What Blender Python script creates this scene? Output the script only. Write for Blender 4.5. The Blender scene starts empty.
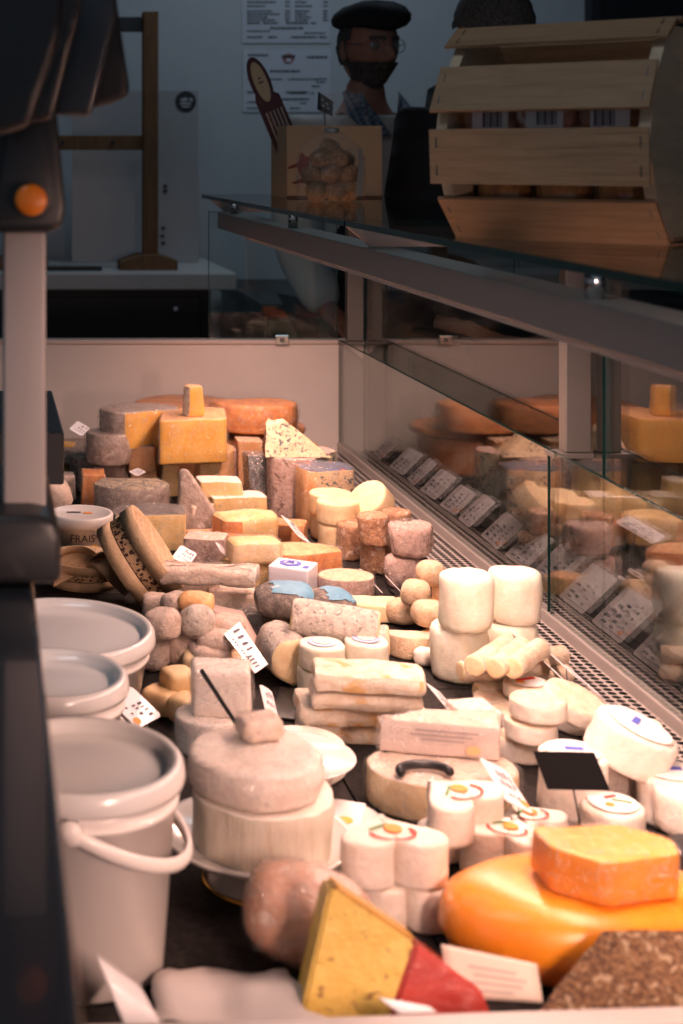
import bpy, bmesh, math, random
from mathutils import Vector, Matrix, Euler, noise
from math import sin, cos, pi, radians as R

S = bpy.context.scene
COL = S.collection
# ------------------------------------------------------------------ camera, world, lights
EYE = 1.40            # camera height above the floor
F = 1480.0            # focal length in pixels of the 683x1024 frame
VPX, VPY = -15.0, 155.0
cd = bpy.data.cameras.new('camera')
cam = bpy.data.objects.new('camera', cd); COL.objects.link(cam)
cam.location = (0, 0, EYE); cam.rotation_euler = (R(90), 0, 0)
cd.sensor_fit = 'AUTO'; cd.sensor_width = 36; cd.lens = F/1024*36
cd.shift_x = (341.5-VPX)/1024; cd.shift_y = -(512-VPY)/1024
cd.clip_start = .05; cd.clip_end = 60
cd.dof.use_dof = True; cd.dof.focus_distance = 2.35; cd.dof.aperture_fstop = 6.3
S.camera = cam
S.view_settings.view_transform = 'Standard'
try: S.view_settings.look = 'None'
except Exception: pass
S.view_settings.gamma = 1; S.view_settings.exposure = 0.0
S.view_settings.use_curve_mapping = False
S.cycles.use_denoising = True
S.cycles.max_bounces = 10; S.cycles.transparent_max_bounces = 24
S.cycles.caustics_reflective = False; S.cycles.caustics_refractive = False

wd = bpy.data.worlds.new('world'); S.world = wd; wd.use_nodes = True
bg = wd.node_tree.nodes['Background']
bg.inputs[0].default_value = (.62, .78, 1.0, 1); bg.inputs[1].default_value = .17

def area(name, loc, rot, sx, sy, power, col, spread=180):
    l = bpy.data.lights.new(name, 'AREA'); l.shape = 'RECTANGLE'; l.size = sx; l.size_y = sy
    l.energy = power; l.color = col; l.spread = R(spread)
    o = bpy.data.objects.new(name, l); COL.objects.link(o); o.location = loc; o.rotation_euler = rot
    return o
WARM = (1.0, .60, .48)
# the lamp strip on the underside of the case's lamp beam
area('case_lamp', (.575, 2.10, EYE-.190), (0, R(-6), 0), .034, 2.1, 18.0, WARM, 165)
# second lamp strip under the near end of the beam, above the staff side
area('case_lamp_near', (.575, .48, EYE-.190), (R(14), R(16), 0), .034, 1.0, 33, WARM, 170)
# dim cool fill lights, unseen, added under the ceiling for ambient light
area('ceiling_fill_back', (1.2, 5.0, 2.93), (0, 0, 0), 1.2, .5, 6.5, (.70, .86, 1.0))
area('ceiling_fill_front', (-.8, .8, 2.93), (0, 0, 0), 1.2, .5, 11, (.80, .90, 1.0))

# ------------------------------------------------------------------ materials
MATS = {}
def nt(name):
    m = bpy.data.materials.new(name); m.use_nodes = True
    t = m.node_tree; b = t.nodes['Principled BSDF']
    return m, t, b
def coords(t, scale=(1,1,1)):
    tc = t.nodes.new('ShaderNodeTexCoord'); oi = t.nodes.new('ShaderNodeObjectInfo')
    mp = t.nodes.new('ShaderNodeMapping'); mp.inputs['Scale'].default_value = scale
    ad = t.nodes.new('ShaderNodeVectorMath'); ad.operation = 'ADD'
    sc = t.nodes.new('ShaderNodeMath'); sc.operation = 'MULTIPLY'; sc.inputs[1].default_value = 7.3
    t.links.new(oi.outputs['Random'], sc.inputs[0])
    t.links.new(tc.outputs['Object'], ad.inputs[0]); t.links.new(sc.outputs[0], ad.inputs[1])
    t.links.new(ad.outputs[0], mp.inputs[0])
    return mp.outputs[0]
def ntex(t, vec, scale, detail=4, rough=.6, dist=0):
    n = t.nodes.new('ShaderNodeTexNoise'); n.inputs['Scale'].default_value = scale
    n.inputs['Detail'].default_value = detail; n.inputs['Roughness'].default_value = rough
    n.inputs['Distortion'].default_value = dist
    t.links.new(vec, n.inputs['Vector']); return n.outputs[0]
def ramp(t, fac, stops):
    r = t.nodes.new('ShaderNodeValToRGB'); e = r.color_ramp.elements
    while len(e) < len(stops): e.new(.5)
    for i, (p, c) in enumerate(stops):
        e[i].position = p; e[i].color = (*c, 1) if len(c) == 3 else c
    t.links.new(fac, r.inputs[0]); return r.outputs[0]
def mix(t, fac, a, b):
    m = t.nodes.new('ShaderNodeMix'); m.data_type = 'RGBA'
    for s, v in ((0, fac), (6, a), (7, b)):
        if hasattr(v, 'links'): t.links.new(v, m.inputs[s])
        elif isinstance(v, (int, float)): m.inputs[s].default_value = v
        else: m.inputs[s].default_value = (*v, 1)
    return m.outputs[2]
def bump(t, h, dist, strength=1.0):
    b = t.nodes.new('ShaderNodeBump'); b.inputs['Distance'].default_value = dist
    b.inputs['Strength'].default_value = strength; t.links.new(h, b.inputs['Height']); return b.outputs[0]
def cheese(name, a, b, sc=45, rough=.6, bmp=.0012, coat=0, sss=.12, spots=None, stretch=(1,1,1), blotch=None):
    """mottled organic surface; coat = plastic film stretched over it; spots = (colour, scale, threshold)"""
    if name in MATS: return MATS[name]
    sc *= 1.9; bmp *= 1.7
    m, t, p = nt(name); v = coords(t, stretch)
    n1 = ntex(t, v, sc, 5, .65); n2 = ntex(t, v, sc*4.5, 3, .6)
    c = ramp(t, n1, [(.40, a), (.60, b)])
    mid = tuple((x+y)/2*.86 for x, y in zip(a, b))
    f2 = ramp(t, n2, [(.50, (0,0,0)), (.72, (.34,.34,.34))])
    c = mix(t, f2, c, mid)
    if blotch:
        f3 = ramp(t, ntex(t, v, blotch[1], 2, .5, .6), [(blotch[2], (0,0,0)), (blotch[2]+.08, (1,1,1))])
        c = mix(t, f3, c, blotch[0])
    if spots:
        f4 = ramp(t, ntex(t, v, spots[1], 3, .55, .8), [(spots[2], (0,0,0)), (spots[2]+.05, (1,1,1))])
        c = mix(t, f4, c, spots[0])
    t.links.new(c, p.inputs['Base Color'])
    p.inputs['Roughness'].default_value = rough
    if sss:
        p.inputs['Subsurface Weight'].default_value = sss
        p.inputs['Subsurface Radius'].default_value = (1, .55, .3); p.inputs['Subsurface Scale'].default_value = .006
    if bmp: t.links.new(bump(t, ntex(t, v, sc*2.2, 6, .7), bmp), p.inputs['Normal'])
    if coat:
        p.inputs['Coat Weight'].default_value = coat; p.inputs['Coat Roughness'].default_value = .10
        t.links.new(bump(t, ntex(t, v, 60, 3, .55, 2.2), .016, 1.0), p.inputs['Coat Normal'])
    MATS[name] = m; return m
def plain(name, col, rough=.5, metal=0, coat=0, spec=.5):
    if name in MATS: return MATS[name]
    m, t, p = nt(name); v = coords(t)
    c = mix(t, ramp(t, ntex(t, v, 14, 4), [(.35, (0,0,0)), (.7, (.12,.12,.12))]), col, tuple(x*.6 for x in col))
    t.links.new(c, p.inputs['Base Color'])
    p.inputs['Roughness'].default_value = rough; p.inputs['Metallic'].default_value = metal
    p.inputs['Coat Weight'].default_value = coat; p.inputs['Specular IOR Level'].default_value = spec
    MATS[name] = m; return m
def wood(name, a, b, axis=(1, 12, 12), sc=9, rough=.65):
    if name in MATS: return MATS[name]
    m, t, p = nt(name); v = coords(t, axis)
    n = ntex(t, v, sc, 6, .7, .4)
    t.links.new(ramp(t, n, [(.32, a), (.68, b)]), p.inputs['Base Color'])
    t.links.new(bump(t, n, .002), p.inputs['Normal']); p.inputs['Roughness'].default_value = rough
    MATS[name] = m; return m
def film(name, col=(.95,.95,.95), rough=.12, w=.30, crease=.30):
    """clear crumpled plastic: mostly see-through, glossy"""
    if name in MATS: return MATS[name]
    m, t, p = nt(name); t.nodes.remove(p); out = t.nodes['Material Output']; v = coords(t)
    tr = t.nodes.new('ShaderNodeBsdfTransparent'); tr.inputs[0].default_value = (*col, 1)
    gl = t.nodes.new('ShaderNodeBsdfGlossy'); gl.inputs['Roughness'].default_value = rough
    t.links.new(bump(t, ntex(t, v, 30, 4, .6, 1.5), .02), gl.inputs['Normal'])
    n = ntex(t, v, 26, 2, .5, 3.0)
    cr = ramp(t, n, [(.470, (0,0,0)), (.492, (1,1,1)), (.508, (1,1,1)), (.530, (0,0,0))])      # creases in the film
    df = t.nodes.new('ShaderNodeBsdfDiffuse'); df.inputs[0].default_value = (.9,.88,.86,1)
    ms = t.nodes.new('ShaderNodeMixShader'); ms.inputs[0].default_value = .5
    t.links.new(gl.outputs[0], ms.inputs[1]); t.links.new(df.outputs[0], ms.inputs[2])
    fa = t.nodes.new('ShaderNodeMath'); fa.operation = 'MULTIPLY_ADD'; fa.inputs[1].default_value = crease; fa.inputs[2].default_value = w*.5
    t.links.new(cr, fa.inputs[0])
    mx = t.nodes.new('ShaderNodeMixShader'); t.links.new(fa.outputs[0], mx.inputs[0])
    t.links.new(tr.outputs[0], mx.inputs[1]); t.links.new(ms.outputs[0], mx.inputs[2])
    t.links.new(mx.outputs[0], out.inputs[0]); MATS[name] = m; return m
def glass(name, tint=(.93,.97,.955), ior=1.52):
    if name in MATS: return MATS[name]
    m, t, p = nt(name); t.nodes.remove(p); out = t.nodes['Material Output']
    tr = t.nodes.new('ShaderNodeBsdfTransparent'); tr.inputs[0].default_value = (*tint, 1)
    gl = t.nodes.new('ShaderNodeBsdfGlossy'); gl.inputs['Roughness'].default_value = 0
    ge = t.nodes.new('ShaderNodeNewGeometry'); fr = t.nodes.new('ShaderNodeFresnel')
    ma = t.nodes.new('ShaderNodeMath'); ma.operation = 'MULTIPLY_ADD'
    ma.inputs[1].default_value = 1/ior-ior; ma.inputs[2].default_value = ior
    t.links.new(ge.outputs['Backfacing'], ma.inputs[0]); t.links.new(ma.outputs[0], fr.inputs[0])
    mx = t.nodes.new('ShaderNodeMixShader'); t.links.new(fr.outputs[0], mx.inputs[0])
    t.links.new(tr.outputs[0], mx.inputs[1]); t.links.new(gl.outputs[0], mx.inputs[2])
    t.links.new(mx.outputs[0], out.inputs[0]); MATS[name] = m; return m

GLASS = glass('clear_glass'); GLASS_R = glass('reflective_glass', (.90,.94,.93), 2.15); EDGE = plain('glass_edge', (.010, .040, .036), .15, 0, .4)  # second glass: index raised above plain glass to strengthen the pane reflections
ALU = plain('aluminium', (.46, .42, .40), .38, .55); CHROME = plain('chrome', (.8,.8,.8), .12, 1)
BEAM = plain('beam_grey', (.27, .26, .255), .5, .1)
CREAM = plain('cream_panel', (.72, .66, .62), .45)
BLACK = plain('black_plastic', (.012, .013, .015), .42); SLATE_P = plain('slate_plastic', (.035, .042, .052), .38)
DECK_M = cheese('black_deck', (.010,.009,.009), (.026,.022,.021), 60, .75, .0006, 0, 0); DECK_M.node_tree.nodes['Principled BSDF'].inputs['Specular IOR Level'].default_value = .2
WHITE_P = plain('white_plastic', (.80, .76, .73), .38, 0, .25)
LID_P = plain('frosted_lid', (.70, .69, .68), .22, 0, .4)
PAPER = plain('paper', (.82, .80, .80), .6); INK = plain('ink', (.05,.05,.09), .6)
PRINT_O = plain('orange_print', (.85,.30,.05), .6); PRINT_R = plain('red_print', (.70,.05,.03), .6)
PRINT_B = plain('blue_print', (.10,.13,.55), .6); PRINT_G = plain('green_print', (.10,.28,.10), .6)
PRINT_Y = plain('yellow_print', (.75,.50,.08), .6)
CERAM = plain('ceramic', (.78,.76,.73), .18, 0, .6)
W_PALE = wood('pale_wood', (.52,.35,.20), (.68,.49,.31)); W_CRATE = wood('crate_wood', (.27,.165,.085), (.40,.26,.15), (2, 26, 26), 6)
W_OLD = wood('old_wood', (.13,.060,.022), (.26,.13,.055), (14,14,1), 8)

# cheese surfaces
WHITE = cheese('white_bloom', (.90,.83,.75), (.82,.73,.64), 24, .62, .0012)
WHITEW = cheese('white_bloom_wrapped', (.88,.80,.73), (.79,.69,.62), 24, .5, .0012, .7)
FRESH = cheese('fresh_white', (.90,.86,.74), (.83,.77,.62), 22, .5, .0010, 0, .25)
CREAMC = cheese('cream_paste', (.90,.72,.46), (.82,.60,.34), 30, .5, .0006, .2, .2)
YEL = cheese('yellow_paste', (.90,.52,.10), (.82,.42,.06), 16, .5, .0003, .35, .15)
YELP = cheese('pale_yellow_paste', (.90,.68,.34), (.84,.57,.22), 18, .5, .0004, .3, .15)
ORG = cheese('orange_rind', (.80,.34,.10), (.62,.21,.055), 22, .5, .0010, .4)
ORGP = cheese('orange_rind_pale', (.86,.50,.23), (.74,.36,.13), 22, .5, .0010, .5)
BRN = cheese('brown_rind', (.36,.20,.11), (.20,.10,.055), 45, .75, .0025)
GREY = cheese('grey_rind', (.46,.38,.33), (.29,.23,.20), 45, .8, .0025, .4)
GREYP = cheese('grey_mould', (.76,.68,.60), (.56,.48,.42), 50, .85, .0028, 0, .05, ((.30,.26,.23), 100, .60))
DARKG = cheese('dark_ash_rind', (.28,.235,.21), (.15,.125,.115), 50, .85, .0025, 0, 0, ((.42,.36,.31), 70, .60))
CROT = cheese('goat_rind', (.78,.63,.54), (.62,.47,.39), 50, .7, .0028, .3, .1, ((.40,.33,.28), 60, .64))
CRUMB = cheese('orange_speckled', (.66,.38,.22), (.42,.21,.12), 60, .8, .0032, .35, .1, ((.78,.58,.46), 70, .57))
FILMED = set()
PINKG = cheese('pinkish_mould', (.74,.54,.48), (.54,.36,.30), 60, .75, .0028, .5, .1, ((.26,.16,.13), 50, .62))
TAN = cheese('tan_rind', (.84,.66,.47), (.72,.50,.31), 50, .7, .0020, .2, .15)
PEACH = cheese('peach_rind', (.86,.74,.60), (.80,.60,.42), 40, .65, .0022, .15, .15)
BRIE = cheese('brie_rind', (.88,.78,.66), (.76,.62,.48), 30, .65, .0024, .4, .15, None, (1,1,1), ((.74,.46,.20), 26, .585))
WRAP = cheese('wrapped_beige', (.86,.71,.60), (.72,.55,.44), 30, .4, .0018, .7, .1, ((.90,.82,.76), 50, .60))
WRAPG = cheese('wrapped_grey', (.50,.40,.35), (.33,.25,.21), 34, .4, .0020, 1.0, .05, ((.66,.58,.52), 50, .60))
BLUE = cheese('blue_paste', (.74,.56,.36), (.64,.45,.27), 30, .45, .0010, .3, .15, ((.06,.09,.10), 120, .565))
BLUEG = cheese('blue_paste_green', (.46,.48,.34), (.62,.56,.38), 26, .45, .0010, .4, .1, ((.09,.15,.15), 80, .54))
GOUDA = cheese('gouda_wax', (.90,.33,.022), (.84,.27,.015), 8, .30, .0002, .7, .1)
GOUDAP = cheese('gouda_paste', (.88,.42,.09), (.84,.34,.05), 14, .4, .0004, .6, .15)
CUMIN = cheese('spiced_paste', (.80,.56,.12), (.72,.46,.07), 20, .42, .0008, .5, .12, ((.34,.18,.04), 120, .62))
REDW = cheese('red_wax', (.52,.035,.02), (.40,.018,.012), 12, .3, .0004, .9, .05)
SEED = cheese('seed_crust', (.50,.27,.12), (.15,.06,.03), 120, .6, .0060, .2, 0, ((.74,.54,.34), 130, .575), (1,1,1))
HAM = cheese('wrapped_pink', (.60,.33,.22), (.44,.22,.13), 14, .4, .0010, 1.0, .1, ((.74,.58,.50), 22, .57))
FOIL = cheese('silver_foil', (.60,.60,.62), (.25,.24,.25), 60, .25, .0060, 1.0, 0, ((.45,.06,.05), 40, .64))
FOIL.node_tree.nodes['Principled BSDF'].inputs['Metallic'].default_value = .7
NAVY = cheese('navy_foil', (.03,.06,.14), (.05,.10,.22), 40, .3, .002, .8, 0, ((.62,.12,.06), 45, .62))
DTOP = cheese('slate_rind', (.075,.075,.085), (.15,.13,.13), 28, .45, .002, .8, 0, ((.30,.22,.18), 40, .62))
SKYB = cheese('sky_label', (.10,.27,.42), (.14,.33,.46), 20, .6, .0, 0, 0, ((.60,.62,.60), 55, .64))
MOLDT = cheese('speckled_top', (.56,.47,.33), (.42,.33,.22), 50, .6, .002, .6, .05, ((.10,.12,.13), 110, .53))

# ------------------------------------------------------------------ mesh helpers
def link_mesh(name, verts, faces, mat, parent=None, smooth=True):
    me = bpy.data.meshes.new(name); me.from_pydata([tuple(v) for v in verts], [], faces); me.update()
    if smooth: me.polygons.foreach_set('use_smooth', [True]*len(me.polygons))
    me.materials.append(mat)
    o = bpy.data.objects.new(name, me); COL.objects.link(o)
    if parent is not None: o.parent = parent
    return o
def thing(name, label, cat, loc=(0,0,0), rot=(0,0,0), group=None):
    o = bpy.data.objects.new(name, None); o.empty_display_size = .05; COL.objects.link(o)
    o.location = loc; o.rotation_euler = rot; return tag(o, label, cat, group)
def tag(o, label, cat, group=None):
    o['label'] = label; o['category'] = cat
    if group: o['group'] = group
    return o
def struct(o): o['kind'] = 'structure'; return o

class MB:
    """collects simple shapes for one mesh"""
    def __init__(s): s.v = []; s.f = []
    def add(s, v, f):
        k = len(s.v); s.v += [Vector(x) for x in v]; s.f += [tuple(i+k for i in g) for g in f]; return s
    def box(s, x0, x1, y0, y1, z0, z1, b=0, M=None):
        if b <= 0:
            v = [(x,y,z) for z in (z0,z1) for (x,y) in ((x0,y0),(x1,y0),(x1,y1),(x0,y1))]
            f = [(3,2,1,0),(4,5,6,7),(0,1,5,4),(1,2,6,5),(2,3,7,6),(3,0,4,7)]
        else:
            bm = bmesh.new(); bmesh.ops.create_cube(bm, size=1)
            for w in bm.verts: w.co = Vector(((x0+x1)/2+w.co.x*(x1-x0), (y0+y1)/2+w.co.y*(y1-y0), (z0+z1)/2+w.co.z*(z1-z0)))
            bmesh.ops.bevel(bm, geom=bm.edges[:], offset=b, segments=2, affect='EDGES', profile=.5)
            bm.verts.index_update(); v = [w.co.copy() for w in bm.verts]; f = [tuple(w.index for w in g.verts) for g in bm.faces]; bm.free()
        if M is not None: v = [M @ Vector(x) for x in v]
        return s.add(v, f)
    def poly(s, pts, d, M=None, b=0):
        """outline pts (x,z) extruded along y by +-d/2"""
        bm = bmesh.new(); vs = [bm.verts.new((x, -d/2, z)) for x, z in pts]; fc = bm.faces.new(vs)
        r = bmesh.ops.extrude_face_region(bm, geom=[fc])
        for g in r['geom']:
            if isinstance(g, bmesh.types.BMVert): g.co.y += d
        bmesh.ops.recalc_face_normals(bm, faces=bm.faces[:])
        if b: bmesh.ops.bevel(bm, geom=bm.edges[:], offset=b, segments=3, affect='EDGES', profile=.5)
        bm.verts.index_update(); v = [w.co.copy() for w in bm.verts]; f = [tuple(w.index for w in g.verts) for g in bm.faces]; bm.free()
        if M is not None: v = [M @ x for x in v]
        return s.add(v, f)
    def lathe(s, prof, n=48, M=None, a0=0, a1=2*pi):
        full = abs(a1-a0-2*pi) < 1e-6; m = n if full else n+1; v = []; f = []
        for r, z in prof:
            for i in range(m):
                a = a0+(a1-a0)*i/n; v.append(Vector((r*cos(a), r*sin(a), z)))
        for j in range(len(prof)-1):
            for i in range(n):
                k = (i+1) % m; f.append((j*m+i, j*m+k, (j+1)*m+k, (j+1)*m+i))
        if M is not None: v = [M @ x for x in v]
        return s.add(v, f)
    def tube(s, pts, r, n=10, flat=1.0, M=None):
        pts = [Vector(p) for p in pts]; v = []; f = []; m = len(pts)
        up = Vector((0,0,1)); rr = r if isinstance(r, (list,tuple)) else [r]*m
        for i, p in enumerate(pts):
            d = (pts[min(i+1,m-1)]-pts[max(i-1,0)]).normalized()
            a = d.cross(up); a = Vector((1,0,0)) if a.length < 1e-3 else a.normalized(); b = a.cross(d)
            for k in range(n): v.append(p+a*rr[i]*cos(2*pi*k/n)*flat+b*rr[i]*sin(2*pi*k/n))
        for i in range(m-1):
            for k in range(n): f.append((i*n+k, i*n+(k+1)%n, (i+1)*n+(k+1)%n, (i+1)*n+k))
        f.append(tuple(range(n))[::-1]); f.append(tuple((m-1)*n+k for k in range(n)))
        if M is not None: v = [M @ x for x in v]
        return s.add(v, f)
    def build(s, name, mat, parent=None, smooth=False): 
        o = link_mesh(name, s.v, s.f, mat, parent, smooth)
        if smooth == 'auto':
            pass
        return o

def smooth_by_angle(o, deg=40):
    o.data.polygons.foreach_set('use_smooth', [True]*len(o.data.polygons))
    bm = bmesh.new(); bm.from_mesh(o.data)
    for e in bm.edges:
        if len(e.link_faces) == 2 and e.calc_face_angle() > R(deg): e.smooth = False
    bm.to_mesh(o.data); bm.free(); return o

# outlines: lists of (x, y, tag) where tag belongs to the edge leaving the point
def circ(r, n=40, sq=1.0, t='s'): return [(r*cos(2*pi*i/n), r*sin(2*pi*i/n)*sq, t) for i in range(n)]
def rpoly(pts, cr=.004, seg=.012):
    """polygon with rounded corners, resampled; pts (x,y,tag) counter-clockwise"""
    out = []; n = len(pts)
    for i in range(n):
        p = Vector(pts[i][:2]); a = Vector(pts[i-1][:2]); b = Vector(pts[(i+1)%n][:2])
        d1 = (a-p); d2 = (b-p); L = min(d1.length, d2.length); d1.normalize(); d2.normalize()
        turn = pi-d1.angle(d2)
        if turn < R(20): out.append((p.x, p.y, pts[i][2])); continue
        c = min(cr, L*.45)
        for k in range(5):
            u = k/4; q = (p+d1*c)*(1-u)**2+p*2*u*(1-u)+(p+d2*c)*u*u
            out.append((q.x, q.y, pts[i-1][2] if k < 2 else pts[i][2]))
    res = []
    for i in range(len(out)):
        a = out[i]; b = out[(i+1)%len(out)]; L = math.hypot(b[0]-a[0], b[1]-a[1]); k = max(1, int(L/seg))
        for j in range(k): res.append((a[0]+(b[0]-a[0])*j/k, a[1]+(b[1]-a[1])*j/k, a[2]))
    return res
def rect(w, d, cr=.004, seg=.012, tags='ffff'):
    return rpoly([(-w/2,-d/2,tags[0]),(w/2,-d/2,tags[1]),(w/2,d/2,tags[2]),(-w/2,d/2,tags[3])], cr, seg)
def sector(r, a0, a1, cr=.003, rin=0, ctr=True):
    """wedge: tag c on the cut faces, r on the curved rind; centred on its middle"""
    n = max(4, int((a1-a0)/9)); pts = [(0,0,'c')] if not rin else [(rin*cos(R(a1)), rin*sin(R(a1)), 'n'), (rin*cos(R(a0)), rin*sin(R(a0)), 'c')]
    for i in range(n+1):
        a = R(a0+(a1-a0)*i/n); pts.append((r*cos(a), r*sin(a), 'r' if i < n else 'c'))
    if ctr:
        am = R((a0+a1)/2); cx, cy = r*.55*cos(am), r*.55*sin(am); pts = [(x-cx, y-cy, t) for x, y, t in pts]
    return rpoly(pts, cr)
def heart(s):
    pts = []
    for i in range(44):
        t = 2*pi*i/44; x = 16*sin(t)**3; y = 13*cos(t)-5*cos(2*t)-2*cos(3*t)-cos(4*t)
        pts.append((-x*s/17, y*s/17, 's'))
    return pts

SEEDN = [0]
def solid(outline, h, br=.003, bulge=0, amp=.0008, fr=25, nz=4, top=1.0, lean=(0,0), dome=0):
    """organic prism; returns verts and faces by tag (t top, b bottom, edge tags for the sides)"""
    SEEDN[0] += 1; off = Vector((SEEDN[0]*3.17, SEEDN[0]*1.31, 0))
    n = len(outline); P = [Vector(o[:2]) for o in outline]
    ar = sum(P[i].x*P[(i+1)%n].y-P[(i+1)%n].x*P[i].y for i in range(n))
    if ar < 0: outline = [(outline[-i-1][0], outline[-i-1][1], outline[-i-2][2]) for i in range(n)]; P = [Vector(o[:2]) for o in outline]
    N = []
    for i in range(n):
        e = P[(i+1)%n]-P[i-1]; N.append(Vector((e.y, -e.x)).normalized() if e.length > 1e-9 else Vector((1,0)))
    c = Vector((sum(p.x for p in P)/n, sum(p.y for p in P)/n))
    br = min(br, h*.45)
    rings = [(br*(1-sin(a)), br*(1-cos(a))) for a in (0, pi/6, pi/3)]
    rings += [(-bulge*sin(pi*k/nz), br+(h-2*br)*k/nz) for k in range(nz+1)]
    rings += [(br*(1-cos(a)), h-br+br*sin(a)) for a in (pi/6, pi/3, pi/2)]
    V = []; 
    def disp(v):
        q = v+off; w = v+noise.noise_vector(q*fr)*amp*1.3+noise.noise_vector(q*fr*3.1)*amp*.6
        w.z = min(max(w.z, 0), h+dome); return w
    for ins, z in rings:
        k = 1+(top-1)*z/h
        for i in range(n):
            q = P[i]-N[i]*ins; q = c+(q-c)*k; V.append(disp(Vector((q.x+lean[0]*z, q.y+lean[1]*z, z))))
    Fc = {}
    m = len(rings)
    for j in range(m-1):
        for i in range(n):
            k = (i+1)%n; f = (j*n+i, j*n+k, (j+1)*n+k, (j+1)*n+i)
            t = outline[i][2] 
            if j >= m-3: t = 't'
            if j < 2: t = 'b'
            Fc.setdefault(t, []).append(f)
    for base, tg, z in ((0, 'b', 0), ((m-1)*n, 't', h)):
        prev = base
        for s in (.72, .4):
            st = len(V)
            for i in range(n):
                b = V[base+i]; kz = z+(dome*(1-s*s) if tg == 't' else 0)
                cc = Vector((c.x+lean[0]*z, c.y+lean[1]*z)); q = cc+(Vector((b.x, b.y))-cc)*s
                V.append(disp(Vector((q.x, q.y, kz)))) 
            for i in range(n):
                k = (i+1)%n; f = (prev+i, prev+k, st+k, st+i); Fc.setdefault(tg, []).append(f if tg == 't' else f[::-1])
            prev = st
        V.append(disp(Vector((c.x+lean[0]*z, c.y+lean[1]*z, z+(dome if tg == 't' else 0))))); ce = len(V)-1
        for i in range(n):
            k = (i+1)%n; f = (prev+i, prev+k, ce); Fc.setdefault(tg, []).append(f if tg == 't' else f[::-1])
    return V, Fc
def emit(V, Fc, spec, parent=None, M=None):
    """spec: list of (name, material, tags); makes one mesh per entry, returns the objects"""
    res = []
    for name, mat, tags in spec:
        fs = [f for t in Fc for f in Fc[t] if (t in tags or tags == '*')]
        if not fs: continue
        idx = {}; vs = []; ff = []
        for f in fs:
            g = []
            for i in f:
                if i not in idx: idx[i] = len(vs); vs.append(V[i] if M is None else M @ V[i])
                g.append(idx[i])
            ff.append(tuple(g))
        res.append(link_mesh(name, vs, ff, mat, parent))
    return res
def D(xc, yb, h=0):
    """point on the plane h above the deck under picture position (xc, yb)"""
    Y = (.70-h)*F/(yb-VPY); return (xc-VPX)/F*Y, Y
def C3(x, y, Y): return Vector(((x-VPX)*Y/F, Y, EYE-(y-VPY)*Y/F))
DZ = EYE-.70
def CH(x, y, hc):
    """point seen at picture position (x, y) that lies hc above the deck"""
    return C3(x, y, (.70-hc)*F/(y-VPY))
FILM = film('cling_film', (.985,.975,.97), .16, .10)
def T(name, label, cat, outline, h, loc, spec, rz=0, group=None, rot=None, wrap=None, **kw):
    """a thing made of one organic prism; with one spec entry it is a single mesh"""
    if wrap is None: wrap = any(m_ in (WRAP, WRAPG, WHITEW, YEL, YELP, ORG, ORGP, PINKG, GOUDAP, FOIL, DTOP, MOLDT) for _, m_, _ in spec)
    V, Fc = solid(outline, h, **kw)
    if wrap and h > .012:
        if len(spec) == 1: spec = [('cheese_body', spec[0][1], '*')]
        k2 = dict(kw); k2['amp'] = .0016; k2['fr'] = 75; k2['bulge'] = kw.get('bulge', 0)+.0012
        n_ = len(outline); cx_ = sum(p[0] for p in outline)/n_; cy_ = sum(p[1] for p in outline)/n_
        W = [(cx_+(p[0]-cx_)*1.045, cy_+(p[1]-cy_)*1.045, p[2]) for p in outline]
        V2, F2 = solid(W, h+.0012, **k2)
        o = thing(name, label, cat, group=group); emit(V, Fc, spec, o); F2.pop('b', None); emit(V2, F2, [('film_wrap', FILM, '*')], o)
    elif len(spec) == 1:
        o = emit(V, Fc, [(name, spec[0][1], '*')])[0]; tag(o, label, cat, group)
    else:
        o = thing(name, label, cat, group=group); emit(V, Fc, spec, o)
    o.location = loc; o.rotation_euler = rot if rot is not None else (0, 0, R(rz)); return o
def face_axis(o, center, axis, length, spin=0):
    ax = Vector(axis).normalized(); q = ax.to_track_quat('Z', 'Y')
    o.rotation_mode = 'QUATERNION'; o.rotation_quaternion = q @ Euler((0,0,R(spin))).to_quaternion()
    o.location = Vector(center)-ax*length/2
def one(m): return [('x', m, '*')]
def wheel(label, xc, yb, w, hp, h=0, mat=WHITE, top=None, name='round_cheese', cat='cheese', group=None, sq=1, side='side_rind', tp='top_rind', rz=0, **kw):
    """round cheese: picture x centre, front-bottom y, width and side height in px, h = height of its base"""
    Yf = (.70-h)*F/(yb-VPY); r = w*Yf/(2*F-w); H = hp*Yf/F; Yc = Yf+r*sq; X = (xc-VPX)/F*Yc
    kw.setdefault('br', min(.004, H*.25)); kw.setdefault('amp', .0010)
    spec = one(mat) if top is None else [(side, mat, 'sb'), (tp, top, 't')]
    return T(name, label, cat, circ(r, 44, sq), H, (X, Yc, DZ+h+.0006), spec, rz, group, **kw), H, r, Yc
def block(label, xc, yb, w, hp, d, h=0, spec=None, mat=WHITE, rz=0, name='cheese_block', cat='cheese', group=None, cr=.004, outline=None, **kw):
    """block: front-bottom y, picture width and side height in px, depth in m"""
    if group and ('far end' in group or 'middle heap' in group or 'brie pieces' in group): rz += random.Random(int(xc*7+yb)).uniform(-11, 11); kw.setdefault('top', .96); kw.setdefault('amp', .0018)
    Yf = (.70-h)*F/(yb-VPY); a = abs(R(rz)); wm = w*Yf/F; H = hp*Yf/F
    Yc = Yf+d/2*cos(a)+wm/2*sin(a)*.6; X = (xc-VPX)/F*Yc
    kw.setdefault('br', .003)
    return T(name, label, cat, outline or rect(wm, d, cr), H, (X, Yc, DZ+h+.0006), spec or one(mat), rz, group, **kw), H, Yc
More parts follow.
